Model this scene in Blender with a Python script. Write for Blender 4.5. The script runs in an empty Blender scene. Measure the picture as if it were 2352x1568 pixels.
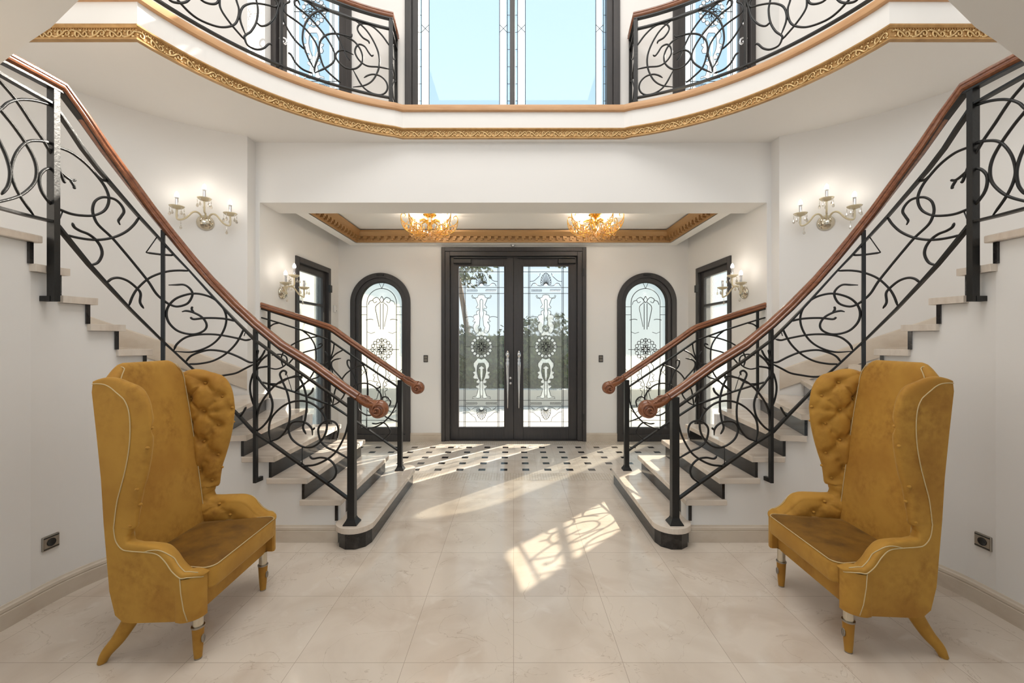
import bpy, bmesh, math, random
from mathutils import Vector, Matrix
from math import sin, cos, pi, sqrt, atan2, exp
random.seed(7)
S = bpy.context.scene
C = S.collection

# ---------------------------------------------------------------- camera, world, sun, exposure
CX, CY, F, EYE = 1179.0, 781.0, 970.0, 1.5
cam_data = bpy.data.cameras.new('camera')
cam = bpy.data.objects.new('camera', cam_data)
C.objects.link(cam)
cam.location = (0, 0, EYE)
cam.rotation_euler = (pi/2, 0, 0)
cam_data.sensor_width = 36.0
cam_data.lens = 36.0*F/2352.0
cam_data.shift_x = (1176.0-CX)/2352.0
cam_data.shift_y = (CY-784.0)/2352.0
cam_data.clip_start = 0.05
S.camera = cam
S.view_settings.view_transform = 'Standard'
S.view_settings.look = 'None'
S.view_settings.gamma = 1
S.view_settings.use_curve_mapping = False
S.view_settings.exposure = 0.16

world = bpy.data.worlds.new('world')
S.world = world
world.use_nodes = True
wn = world.node_tree
wn.nodes.clear()
wo = wn.nodes.new('ShaderNodeOutputWorld')
wb = wn.nodes.new('ShaderNodeBackground')
wr = wn.nodes.new('ShaderNodeValToRGB')
wm = wn.nodes.new('ShaderNodeMapRange')
wx = wn.nodes.new('ShaderNodeSeparateXYZ')
wt = wn.nodes.new('ShaderNodeTexCoord')
wn.links.new(wt.outputs['Generated'], wx.inputs[0])
wn.links.new(wx.outputs['Z'], wm.inputs[0])
wm.inputs[1].default_value = -0.05
wm.inputs[2].default_value = 0.8
wn.links.new(wm.outputs[0], wr.inputs[0])
wr.color_ramp.elements[0].color = (0.80, 0.88, 0.93, 1)
wr.color_ramp.elements[1].color = (0.36, 0.63, 0.92, 1)
e = wr.color_ramp.elements.new(0.35); e.color = (0.66, 0.84, 0.96, 1)
e = wr.color_ramp.elements.new(0.65); e.color = (0.48, 0.74, 0.95, 1)
wn.links.new(wr.outputs[0], wb.inputs['Color'])
wb.inputs['Strength'].default_value = 1.0
wn.links.new(wb.outputs[0], wo.inputs[0])

def lamp(name, kind, loc, energy, color=(1, 1, 1), target=None, size=None, rot=None):
    d = bpy.data.lights.new(name, kind)
    d.energy = energy
    d.color = color
    if kind == 'AREA':
        d.shape = 'RECTANGLE'
        d.size, d.size_y = size
    elif kind == 'POINT' and size:
        d.shadow_soft_size = size
    o = bpy.data.objects.new(name, d)
    C.objects.link(o)
    o.location = loc
    if target is not None:
        o.rotation_euler = (Vector(target)-Vector(loc)).to_track_quat('-Z', 'Y').to_euler()
    return o

sun = lamp('sun', 'SUN', (8, 12, 9), 14.0, (1.0, 0.91, 0.79), target=(8-1, 12-1.04, 9-0.87))
sun.data.angle = 0.012
# unseen area lamps added as fill, behind the viewer and under the hall roof
lamp('fill_rear_low', 'AREA', (0, -4.35, 1.75), 10, (1.0, 0.98, 0.95), target=(0, 3, 1.5), size=(5.6, 2.6))
lamp('fill_rear_high', 'AREA', (0, -4.35, 5.4), 80, (1.0, 0.98, 0.955), target=(0, 3, 4.6), size=(5.6, 2.4))
lamp('fill_overhead', 'AREA', (0, 1.4, 7.0), 135, (1.0, 0.98, 0.955), target=(0, 1.4, 0), size=(3.4, 3.4))

# ---------------------------------------------------------------- materials
MATS = {}
def mat(name, color, rough=0.5, metal=0.0, spec=0.5, coat=0.0, emit=None, estr=0, sheen=0, noise=None, bump=None):
    m = bpy.data.materials.new(name)
    m.use_nodes = True
    nt = m.node_tree
    b = nt.nodes['Principled BSDF']
    b.inputs['Base Color'].default_value = (*color, 1)
    b.inputs['Roughness'].default_value = rough
    b.inputs['Metallic'].default_value = metal
    b.inputs['Specular IOR Level'].default_value = spec
    b.inputs['Coat Weight'].default_value = coat
    b.inputs['Coat Roughness'].default_value = 0.08
    if sheen:
        b.inputs['Sheen Weight'].default_value = sheen
        b.inputs['Sheen Roughness'].default_value = 0.35
        b.inputs['Sheen Tint'].default_value = (1.0, 0.75, 0.35, 1)
    if emit:
        b.inputs['Emission Color'].default_value = (*emit, 1)
        b.inputs['Emission Strength'].default_value = estr
    tc = None
    if noise:            # (scale vector, color2, lo, hi, detail)
        tc = nt.nodes.new('ShaderNodeTexCoord')
        mp = nt.nodes.new('ShaderNodeMapping')
        mp.inputs['Scale'].default_value = noise[0]
        nt.links.new(tc.outputs['Object'], mp.inputs[0])
        nz = nt.nodes.new('ShaderNodeTexNoise')
        nz.inputs['Scale'].default_value = 1.0
        nz.inputs['Detail'].default_value = noise[4]
        nz.inputs['Roughness'].default_value = 0.6
        nt.links.new(mp.outputs[0], nz.inputs['Vector'])
        rp = nt.nodes.new('ShaderNodeValToRGB')
        rp.color_ramp.elements[0].position = noise[2]
        rp.color_ramp.elements[1].position = noise[3]
        rp.color_ramp.elements[0].color = (*color, 1)
        rp.color_ramp.elements[1].color = (*noise[1], 1)
        nt.links.new(nz.outputs['Fac'], rp.inputs[0])
        nt.links.new(rp.outputs[0], b.inputs['Base Color'])
    if bump:             # (scale, strength)
        tc = nt.nodes.new('ShaderNodeTexCoord')
        nz2 = nt.nodes.new('ShaderNodeTexNoise')
        nz2.inputs['Scale'].default_value = bump[0]
        nz2.inputs['Detail'].default_value = 3
        nt.links.new(tc.outputs['Object'], nz2.inputs['Vector'])
        bp = nt.nodes.new('ShaderNodeBump')
        bp.inputs['Strength'].default_value = bump[1]
        bp.inputs['Distance'].default_value = 0.01
        nt.links.new(nz2.outputs['Fac'], bp.inputs['Height'])
        nt.links.new(bp.outputs[0], b.inputs['Normal'])
    MATS[name] = m
    return m

M_WALL = mat('wall_paint', (0.86, 0.84, 0.815), 0.75, spec=0.2)
M_CEIL = mat('ceiling_paint', (0.88, 0.86, 0.83), 0.8, spec=0.15)
M_BASE = mat('cream_marble_base', (0.66, 0.575, 0.475), 0.3, noise=((3, 3, 5), (0.54, 0.44, 0.34), 0.45, 0.75, 6))
M_TREAD = mat('cream_marble_tread', (0.74, 0.655, 0.565), 0.09, noise=((2.5, 18, 6), (0.60, 0.50, 0.41), 0.45, 0.8, 5))
M_BLACKM = mat('black_marble', (0.012, 0.011, 0.011), 0.12, noise=((9, 9, 9), (0.05, 0.045, 0.042), 0.5, 0.75, 5))
M_IRON = mat('wrought_iron', (0.009, 0.0088, 0.0085), 0.36, spec=0.45, bump=(60, 0.12))
M_FRAME = mat('dark_door_paint', (0.047, 0.041, 0.040), 0.42, noise=((60, 60, 4), (0.038, 0.034, 0.034), 0.4, 0.6, 2))
M_BLACK = mat('black_plastic', (0.012, 0.012, 0.012), 0.4)
M_RAIL = mat('varnished_wood', (0.285, 0.105, 0.045), 0.24, coat=0.4, noise=((5, 40, 40), (0.18, 0.062, 0.028), 0.4, 0.7, 5))
M_NOSE = mat('pale_wood_nosing', (0.62, 0.36, 0.18), 0.35, noise=((4, 4, 40), (0.52, 0.27, 0.12), 0.4, 0.75, 5))
M_GOLD = mat('gilded_plaster', (0.47, 0.275, 0.105), 0.36, metal=0.4, noise=((18, 18, 18), (0.36, 0.19, 0.06), 0.4, 0.7, 4))
M_GOLDP = mat('gilded_relief', (0.63, 0.44, 0.21), 0.30, metal=0.5)
M_TRAYG = mat('gilded_wood_cornice', (0.44, 0.255, 0.105), 0.38, metal=0.3)
M_BRASS = mat('gold_metal', (0.80, 0.50, 0.12), 0.18, metal=1.0)
M_CHROME = mat('chrome', (0.72, 0.72, 0.74), 0.08, metal=1.0)
M_STEEL = mat('antique_steel', (0.34, 0.31, 0.27), 0.28, metal=1.0)
M_PIPE = mat('cream_piping', (0.60, 0.46, 0.24), 0.6)
M_WHITEP = mat('white_plastic', (0.8, 0.78, 0.75), 0.4)
M_CHAMP = mat('champagne_glass', (0.66, 0.56, 0.36), 0.12, coat=0.6, spec=0.8)
M_CHAMPM = mat('champagne_mirror', (0.62, 0.56, 0.45), 0.1, metal=0.9)
M_BULB = mat('lit_bulb', (1, 0.97, 0.92), 0.3, emit=(1.0, 0.95, 0.86), estr=9)
M_BULBY = mat('warm_lit_bulb', (1, 0.95, 0.85), 0.3, emit=(1.0, 0.90, 0.70), estr=5)
M_LEAD = mat('lead_came', (0.03, 0.033, 0.033), 0.5, metal=0.2)
M_LEADB = mat('bright_came', (0.62, 0.60, 0.55), 0.25, metal=0.8)
M_PAVE = mat('pale_paving', (0.55, 0.51, 0.45), 0.8, noise=((1, 1, 1), (0.46, 0.42, 0.36), 0.4, 0.7, 4))
M_STUCCO = mat('garden_wall_stucco', (0.47, 0.455, 0.41), 0.9)
M_LEAF = mat('hedge_leaves', (0.045, 0.07, 0.025), 0.7, noise=((7, 7, 7), (0.13, 0.16, 0.05), 0.45, 0.7, 6))
M_BARK = mat('tree_bark', (0.16, 0.12, 0.09), 0.9)
M_CRYS = None

def velvet():
    m = mat('mustard_velvet', (0.44, 0.235, 0.045), 0.62, spec=0.2, sheen=0.4)
    nt = m.node_tree
    b = nt.nodes['Principled BSDF']
    tc = nt.nodes.new('ShaderNodeTexCoord')
    def nz(scale, detail, lo, hi):
        n = nt.nodes.new('ShaderNodeTexNoise')
        n.inputs['Scale'].default_value = scale
        n.inputs['Detail'].default_value = detail
        nt.links.new(tc.outputs['Object'], n.inputs['Vector'])
        r = nt.nodes.new('ShaderNodeMapRange')
        r.inputs[1].default_value = lo; r.inputs[2].default_value = hi
        nt.links.new(n.outputs['Fac'], r.inputs[0])
        return r
    a = nz(4.5, 6, 0.40, 0.72)
    c = nz(30, 6, 0.36, 0.74)
    mul = nt.nodes.new('ShaderNodeMath'); mul.operation = 'MULTIPLY'
    nt.links.new(a.outputs[0], mul.inputs[0]); nt.links.new(c.outputs[0], mul.inputs[1])
    m1 = nt.nodes.new('ShaderNodeMix'); m1.data_type = 'RGBA'
    m1.inputs[6].default_value = (0.50, 0.265, 0.048, 1)
    m1.inputs[7].default_value = (0.27, 0.115, 0.020, 1)
    nt.links.new(mul.outputs[0], m1.inputs[0])
    d = nz(2.6, 4, 0.46, 0.74)
    m2 = nt.nodes.new('ShaderNodeMix'); m2.data_type = 'RGBA'
    m2.inputs[7].default_value = (0.34, 0.150, 0.024, 1)
    nt.links.new(d.outputs[0], m2.inputs[0])
    nt.links.new(m1.outputs[2], m2.inputs[6])
    nt.links.new(m2.outputs[2], b.inputs['Base Color'])
    return m
M_VELVET = velvet()
M_VELVET2 = mat('worn_seat_velvet', (0.22, 0.105, 0.016), 0.62, spec=0.2, sheen=0.25, noise=((7, 7, 7), (0.11, 0.05, 0.011), 0.42, 0.68, 5))

def glass_mat(name, tint, trans, frost, gloss, rough=0.15, blur=0.0):
    """thin pane: straight-through transmission + frosted scatter + surface reflection"""
    m = bpy.data.materials.new(name)
    m.use_nodes = True
    nt = m.node_tree
    nt.nodes.clear()
    out = nt.nodes.new('ShaderNodeOutputMaterial')
    t = nt.nodes.new('ShaderNodeBsdfTransparent'); t.inputs[0].default_value = (*tint, 1)
    tot = trans+frost+gloss+blur
    acc, w = t, trans
    def mixin(n, x):
        nonlocal acc, w
        if x <= 0:
            return
        mx = nt.nodes.new('ShaderNodeMixShader')
        mx.inputs[0].default_value = x/(w+x)
        nt.links.new(acc.outputs[0], mx.inputs[1]); nt.links.new(n.outputs[0], mx.inputs[2])
        acc = mx; w += x
    tr = nt.nodes.new('ShaderNodeBsdfTranslucent'); tr.inputs[0].default_value = (*tint, 1)
    mixin(tr, frost)
    if blur:
        rf = nt.nodes.new('ShaderNodeBsdfRefraction')
        rf.inputs['Color'].default_value = (*tint, 1)
        rf.inputs['Roughness'].default_value = 0.22
        rf.inputs['IOR'].default_value = 1.03
        tc = nt.nodes.new('ShaderNodeTexCoord')
        nz = nt.nodes.new('ShaderNodeTexNoise'); nz.inputs['Scale'].default_value = 55
        nt.links.new(tc.outputs['Object'], nz.inputs['Vector'])
        bp = nt.nodes.new('ShaderNodeBump'); bp.inputs['Strength'].default_value = 0.6
        bp.inputs['Distance'].default_value = 0.01
        nt.links.new(nz.outputs['Fac'], bp.inputs['Height'])
        nt.links.new(bp.outputs[0], rf.inputs['Normal'])
        mixin(rf, blur)
    g = nt.nodes.new('ShaderNodeBsdfGlossy'); g.inputs['Roughness'].default_value = rough
    mixin(g, gloss)
    nt.links.new(acc.outputs[0], out.inputs[0])
    MATS[name] = m
    return m
G_CLEAR = glass_mat('clear_glass', (0.97, 0.985, 0.99), 0.93, 0.02, 0.05, 0.02)
G_TEXT = glass_mat('textured_glass', (0.90, 0.93, 0.91), 0.30, 0.035, 0.05, 0.1, blur=0.62)
G_FROST = glass_mat('frosted_white_glass', (0.95, 0.97, 0.97), 0.60, 0.20, 0.06, 0.2)
G_PALE = glass_mat('pale_obscure_glass', (0.77, 0.785, 0.72), 0.26, 0.06, 0.05, 0.12, blur=0.60)
G_SIDE = glass_mat('side_door_glass', (0.94, 0.94, 0.87), 0.50, 0.08, 0.05, 0.06, blur=0.36)
G_CRYS = glass_mat('crystal_drop', (0.93, 0.90, 0.84), 0.50, 0.18, 0.34, 0.04)
G_AMBER = glass_mat('amber_crystal', (1.0, 0.70, 0.15), 0.40, 0.22, 0.38, 0.05)

# ---------------------------------------------------------------- mesh helpers
def obj(name, bm, m, parent=None, smooth=False, bevel=0, seg=2, recalc=True, auto=None):
    if recalc:
        bmesh.ops.recalc_face_normals(bm, faces=bm.faces)
    me = bpy.data.meshes.new(name)
    bm.to_mesh(me); bm.free()
    for x in (m if isinstance(m, (list, tuple)) else [m]):
        me.materials.append(x)
    if smooth or auto:
        for p in me.polygons:
            p.use_smooth = True
    o = bpy.data.objects.new(name, me)
    C.objects.link(o)
    if parent:
        o.parent = parent
    if auto:
        me.set_sharp_from_angle(angle=auto)
    if bevel:
        md = o.modifiers.new('bevel', 'BEVEL')
        md.width = bevel; md.segments = seg; md.limit_method = 'ANGLE'; md.angle_limit = 0.7
    return o

def tag(o, label=None, cat=None, group=None, kind=None):
    if label: o['label'] = label
    if cat: o['category'] = cat
    if group: o['group'] = group
    if kind: o['kind'] = kind
    return o

def thing(name, label, cat, loc=(0, 0, 0), rotz=0, group=None, kind=None):
    o = bpy.data.objects.new(name, None)
    o.empty_display_size = 0.1
    C.objects.link(o)
    o.location = loc
    o.rotation_euler = (0, 0, rotz)
    return tag(o, label, cat, group, kind)

def struct(name, bm, m, parent=None, label=None, **k):
    o = obj(name, bm, m, parent, **k)
    if not parent:
        o['kind'] = 'structure'
        if label: o['label'] = label
    return o

def new(): return bmesh.new()

def box(bm, x0, x1, y0, y1, z0, z1, mi=0):
    v = [bm.verts.new((x, y, z)) for z in (z0, z1) for y in (y0, y1) for x in (x0, x1)]
    for a in ((0, 2, 3, 1), (4, 5, 7, 6), (0, 1, 5, 4), (2, 6, 7, 3), (0, 4, 6, 2), (1, 3, 7, 5)):
        f = bm.faces.new([v[i] for i in a]); f.material_index = mi

def prism(bm, poly, z0, z1, mi=0):
    """vertical prism over a plan polygon"""
    a = [bm.verts.new((p[0], p[1], z0)) for p in poly]
    b = [bm.verts.new((p[0], p[1], z1)) for p in poly]
    n = len(poly)
    fs = [bm.faces.new(a[::-1]), bm.faces.new(b)]
    for i in range(n):
        fs.append(bm.faces.new((a[i], a[(i+1) % n], b[(i+1) % n], b[i])))
    for f in fs: f.material_index = mi
    if n > 4:
        for f in fs[:2]: f.normal_update()
        bmesh.ops.triangulate(bm, faces=fs[:2], ngon_method='EAR_CLIP')

def slab(bm, poly, fn, d):
    """extrude a 2-D polygon (a,b) mapped to 3-D by fn(a,b,depth) from 0 to d"""
    a = [bm.verts.new(fn(p[0], p[1], 0)) for p in poly]
    b = [bm.verts.new(fn(p[0], p[1], d)) for p in poly]
    n = len(poly)
    fs = [bm.faces.new(a[::-1]), bm.faces.new(b)]
    for i in range(n):
        bm.faces.new((a[i], a[(i+1) % n], b[(i+1) % n], b[i]))
    if n > 4:
        for f in fs: f.normal_update()
        bmesh.ops.triangulate(bm, faces=fs, ngon_method='EAR_CLIP')

def frames(path, up=None):
    n = len(path)
    T = []
    for i in range(n):
        a = path[max(i-1, 0)]; b = path[min(i+1, n-1)]
        d = b-a
        T.append(d.normalized() if d.length > 1e-9 else Vector((0, 0, 1)))
    out = []
    if up is not None:
        for t in T:
            s = t.cross(up)
            s = s.normalized() if s.length > 1e-6 else Vector((1, 0, 0))
            out.append((t, s, s.cross(t).normalized()))
        return out
    t0 = T[0]
    s = t0.cross(Vector((0.13, 0.9, 0.41))).normalized()
    for t in T:
        s = (s - t*s.dot(t))
        s = s.normalized() if s.length > 1e-6 else t.orthogonal().normalized()
        out.append((t, s, t.cross(s)))
    return out

def tube(bm, path, r, n=6, cap=True, closed=False):
    path = [Vector(p) for p in path]
    fr = frames(path)
    rings = []
    m = len(path)
    for i, (p, (t, s, u)) in enumerate(zip(path, fr)):
        rr = r(i/(m-1)) if callable(r) else r
        rings.append([bm.verts.new(p + s*(rr*cos(2*pi*k/n)) + u*(rr*sin(2*pi*k/n))) for k in range(n)])
    for i in range(m-1):
        for k in range(n):
            bm.faces.new((rings[i][k], rings[i][(k+1) % n], rings[i+1][(k+1) % n], rings[i+1][k]))
    if cap:
        bm.faces.new(rings[0][::-1]); bm.faces.new(rings[-1])

def sweep(bm, path, prof, up=Vector((0, 0, 1)), miter=True, cap=True, closed=False):
    """sweep a 2-D profile (side, up) along a path; corners are mitred"""
    path = [Vector(p) for p in path]
    m = len(path)
    rings = []
    for i in range(m):
        if closed:
            d0 = (path[i]-path[i-1]).normalized(); d1 = (path[(i+1) % m]-path[i]).normalized()
        else:
            d0 = (path[i]-path[max(i-1, 0)]); d1 = (path[min(i+1, m-1)]-path[i])
            if d0.length < 1e-9: d0 = d1
            if d1.length < 1e-9: d1 = d0
            d0 = d0.normalized(); d1 = d1.normalized()
        t = (d0+d1).normalized()
        s = t.cross(up)
        s = s.normalized() if s.length > 1e-6 else Vector((1, 0, 0))
        u = s.cross(t).normalized()
        h0 = Vector((d0.x, d0.y, 0)); h1 = Vector((d1.x, d1.y, 0))
        k = 1.0
        if miter and h0.length > 1e-6 and h1.length > 1e-6:
            c = max(-1, min(1, h0.normalized().dot(h1.normalized())))
            k = 1/max(0.35, sqrt((1+c)/2))
        kv = 1.0
        c = max(-1, min(1, d0.dot(d1)))
        rings.append([bm.verts.new(path[i] + s*(a*k) + u*b) for a, b in prof])
    n = len(prof)
    for i in range(m if closed else m-1):
        j = (i+1) % m
        for k in range(n):
            bm.faces.new((rings[i][k], rings[i][(k+1) % n], rings[j][(k+1) % n], rings[j][k]))
    if cap and not closed:
        bm.faces.new(rings[0][::-1]); bm.faces.new(rings[-1])

def lathe(bm, prof, n=24, origin=(0, 0, 0), axis=None):
    """revolve (r, h) about a vertical axis or about `axis` through origin"""
    o = Vector(origin)
    ax = Vector(axis).normalized() if axis else Vector((0, 0, 1))
    s = ax.orthogonal().normalized(); u = ax.cross(s)
    rings = []
    for r, h in prof:
        if r < 1e-6:
            rings.append([bm.verts.new(o+ax*h)])
        else:
            rings.append([bm.verts.new(o+ax*h+s*(r*cos(2*pi*k/n))+u*(r*sin(2*pi*k/n))) for k in range(n)])
    for a, b in zip(rings, rings[1:]):
        for k in range(n):
            k2 = (k+1) % n
            if len(a) == 1 and len(b) == 1: continue
            if len(a) == 1: bm.faces.new((a[0], b[k2], b[k]))
            elif len(b) == 1: bm.faces.new((a[k], a[k2], b[0]))
            else: bm.faces.new((a[k], a[k2], b[k2], b[k]))
    for q in (rings[0], rings[-1]):
        if len(q) > 1:
            bm.faces.new(q)

def ball(bm, c, r, n=8, sz=1.0):
    k = max(3, n//2)
    prof = [(r*sin(pi*i/k), -r*sz*cos(pi*i/k)) for i in range(k+1)]
    lathe(bm, prof, n, c)

def spline(pts, sub=6, closed=False):
    """Catmull-Rom through tuples of any dimension"""
    n = len(pts)
    out = []
    rng = range(n if closed else n-1)
    for i in rng:
        if closed:
            p0, p1, p2, p3 = pts[i-1], pts[i], pts[(i+1) % n], pts[(i+2) % n]
        else:
            p1, p2 = pts[i], pts[i+1]
            p0 = pts[i-1] if i > 0 else tuple(2*a-b for a, b in zip(p1, p2))
            p3 = pts[i+2] if i+2 < n else tuple(2*b-a for a, b in zip(p1, p2))
        for k in range(sub):
            t = k/sub
            out.append(tuple(0.5*(2*b+(c-a)*t+(2*a-5*b+4*c-d)*t*t+(-a+3*b-3*c+d)*t*t*t)
                             for a, b, c, d in zip(p0, p1, p2, p3)))
    if not closed:
        out.append(tuple(pts[-1]))
    return out

def lerp(a, b, t): return a+(b-a)*t

# sight-line helpers: where a line of sight from the measured viewpoint meets a real surface
def at_plane(px, py, Y):
    return Vector(((px-CX)/F*Y, Y, EYE-(py-CY)/F*Y))
def at_height(px, py, z):
    Y = F*(EYE-z)/(py-CY)
    return Vector(((px-CX)/F*Y, Y, z))
def at_circle(px, py, cx, cy, r):
    m = (px-CX)/F
    a = 1+m*m; b = -2*(m*cx+cy); c = cx*cx+cy*cy-r*r
    Y = (-b+sqrt(max(0, b*b-4*a*c)))/(2*a)
    return Vector((m*Y, Y, EYE-(py-CY)/F*Y))

# ================================================================ THE SETTING
SCX, SCY, RI, RO, RISE = 1.885, 2.38, 0.77, 1.97, 0.16      # stair geometry (right side; the left is its mirror)
SOFFIT, FLOOR2 = 3.525, 3.85
BCX, BCY, BR = 0.595, 2.25, 2.06                            # balcony edge arc
YB, YV, YU = 6.28, 4.33, 4.62                               # entrance wall, beam, gallery window wall

# ---- floor: marble tiles in the hall, inset mosaic in the porch
def floor_material(name, mosaic):
    m = bpy.data.materials.new(name); m.use_nodes = True
    nt = m.node_tree; b = nt.nodes['Principled BSDF']
    L = nt.links
    def N(t, **k):
        n = nt.nodes.new(t)
        for a, v in k.items(): setattr(n, a, v)
        return n
    def M(op, a, b2=None, c=None):
        n = N('ShaderNodeMath', operation=op)
        for i, v in enumerate((a, b2, c)):
            if v is None: continue
            if isinstance(v, (int, float)): n.inputs[i].default_value = v
            else: L.new(v, n.inputs[i])
        return n.outputs[0]
    tc = N('ShaderNodeTexCoord'); sp = N('ShaderNodeSeparateXYZ')
    L.new(tc.outputs['Object'], sp.inputs[0])
    X, Y = sp.outputs['X'], sp.outputs['Y']
    def grid(x0, y0, s, j):
        u = M('DIVIDE', M('SUBTRACT', X, x0), s); v = M('DIVIDE', M('SUBTRACT', Y, y0), s)
        fu = M('ABSOLUTE', M('SUBTRACT', M('FRACT', u), 0.5)); fv = M('ABSOLUTE', M('SUBTRACT', M('FRACT', v), 0.5))
        line = M('GREATER_THAN', M('MAXIMUM', fu, fv), 0.5-j/s)
        cid = N('ShaderNodeCombineXYZ'); L.new(M('FLOOR', u), cid.inputs[0]); L.new(M('FLOOR', v), cid.inputs[1])
        wn_ = N('ShaderNodeTexWhiteNoise', noise_dimensions='2D'); L.new(cid.outputs[0], wn_.inputs['Vector'])
        return line, wn_.outputs['Value'], fu, fv
    def mixc(fac, a, c):
        n = N('ShaderNodeMix', data_type='RGBA')
        if isinstance(fac, (int, float)): n.inputs[0].default_value = fac
        else: L.new(fac, n.inputs[0])
        for i, v in ((6, a), (7, c)):
            if isinstance(v, tuple): n.inputs[i].default_value = (*v, 1)
            else: L.new(v, n.inputs[i])
        return n.outputs[2]
    def noise(sc, det, lo, hi, dist=0.0):
        n = N('ShaderNodeTexNoise'); n.inputs['Scale'].default_value = sc; n.inputs['Detail'].default_value = det
        n.inputs['Distortion'].default_value = dist
        L.new(tc.outputs['Object'], n.inputs['Vector'])
        r = N('ShaderNodeMapRange'); r.inputs[1].default_value = lo; r.inputs[2].default_value = hi
        L.new(n.outputs['Fac'], r.inputs[0])
        return r.outputs[0]
    base = mixc(noise(2.6, 6, 0.42, 0.68, 0.8), (0.70, 0.615, 0.525), (0.58, 0.485, 0.395))
    base = mixc(M('MULTIPLY', noise(5, 7, 0.60, 0.75, 1.2), 0.6), base, (0.78, 0.72, 0.65))
    if not mosaic:
        line, wv, _, _ = grid(0.001, 1.9655, 0.509, 0.0014)
        base = mixc(M('MULTIPLY', wv, 0.36), base, (0.76, 0.69, 0.60))
        vein = N('ShaderNodeTexNoise'); vein.inputs['Scale'].default_value = 1.9; vein.inputs['Detail'].default_value = 9
        vein.inputs['Distortion'].default_value = 1.6
        L.new(tc.outputs['Object'], vein.inputs['Vector'])
        vm = M('LESS_THAN', M('ABSOLUTE', M('SUBTRACT', vein.outputs['Fac'], 0.5)), 0.0022)
        base = mixc(M('MULTIPLY', vm, 0.35), base, (0.36, 0.27, 0.19))
        base = mixc(M('MULTIPLY', line, 0.6), base, (0.30, 0.235, 0.175))
    else:
        line, wv, fu, fv = grid(0.018, 4.894-0.2545/2, 0.2545, 0.0016)
        base = mixc(M('MULTIPLY', wv, 0.35), base, (0.80, 0.74, 0.66))
        base = mixc(M('MULTIPLY', line, 0.55), base, (0.42, 0.35, 0.28))
        dark = M('LESS_THAN', M('MAXIMUM', fu, fv), 0.158)
        sl, sv, _, _ = grid(0.0, 4.526, 0.030, 0.0022)
        small = mixc(M('MULTIPLY', sv, 0.6), (0.70, 0.63, 0.54), (0.60, 0.50, 0.38))
        small = mixc(M('MULTIPLY', sl, 0.7), small, (0.42, 0.34, 0.27))
        field = mixc(dark, base, (0.022, 0.019, 0.018))
        inside = M('MULTIPLY', M('GREATER_THAN', Y, 4.766), M('LESS_THAN', Y, 6.04))
        inside = M('MULTIPLY', inside, M('LESS_THAN', M('ABSOLUTE', X), 2.42))
        base = mixc(inside, small, field)
    L.new(base, b.inputs['Base Color'])
    rr = N('ShaderNodeMapRange'); rr.inputs[3].default_value = 0.10; rr.inputs[4].default_value = 0.19
    L.new(noise(4, 4, 0.3, 0.7), rr.inputs[0]); L.new(rr.outputs[0], b.inputs['Roughness'])
    b.inputs['Specular IOR Level'].default_value = 0.5
    return m
M_FLOOR = floor_material('marble_tiles', False)
M_MOSAIC = floor_material('porch_mosaic', True)
bm = new()
box(bm, -4.0, 4.0, -4.5, 4.526, -0.1, 0, 0)
box(bm, -2.8, 2.8, 4.526, 6.50, -0.1, 0, 1)
struct('floor', bm, [M_FLOOR, M_MOSAIC])

# ---- plan paths, left side written as s = -1, right as s = +1 (x is multiplied by s)
def circ(t, r): return (SCX+r*cos(t), SCY+r*sin(t))
T0 = pi/2
def tn(n): return 1.46-0.187*(n-5)                # angle of the nosing of tread n (n >= 5)
def xn(n): return 1.03+0.245*(n-1)                # x of the nosing of tread n (n <= 4)

def strip(bm, pts, z0, z1, th):
    """wall along a plan polyline with thickness th to its left-hand side"""
    P = [Vector((p[0], p[1])) for p in pts]
    O = []
    for i in range(len(P)):
        d0 = (P[i]-P[max(i-1, 0)]); d1 = (P[min(i+1, len(P)-1)]-P[i])
        if d0.length < 1e-9: d0 = d1
        if d1.length < 1e-9: d1 = d0
        d = (d0.normalized()+d1.normalized()).normalized()
        nrm = Vector((-d.y, d.x))
        k = 1/max(0.4, abs(nrm.dot(Vector((-d0.normalized().y, d0.normalized().x)))))
        O.append(P[i]+nrm*th*k)
    V = [[bm.verts.new((q.x, q.y, z)) for q in row] for row in (P, O) for z in (z0, z1)]
    n = len(P)
    for i in range(n-1):
        bm.faces.new((V[0][i], V[0][i+1], V[1][i+1], V[1][i]))
        bm.faces.new((V[2][i], V[3][i], V[3][i+1], V[2][i+1]))
        bm.faces.new((V[1][i], V[1][i+1], V[3][i+1], V[3][i]))
        bm.faces.new((V[0][i], V[2][i], V[2][i+1], V[0][i+1]))
    for i in (0, n-1):
        bm.faces.new((V[0][i], V[1][i], V[3][i], V[2][i]))

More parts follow.
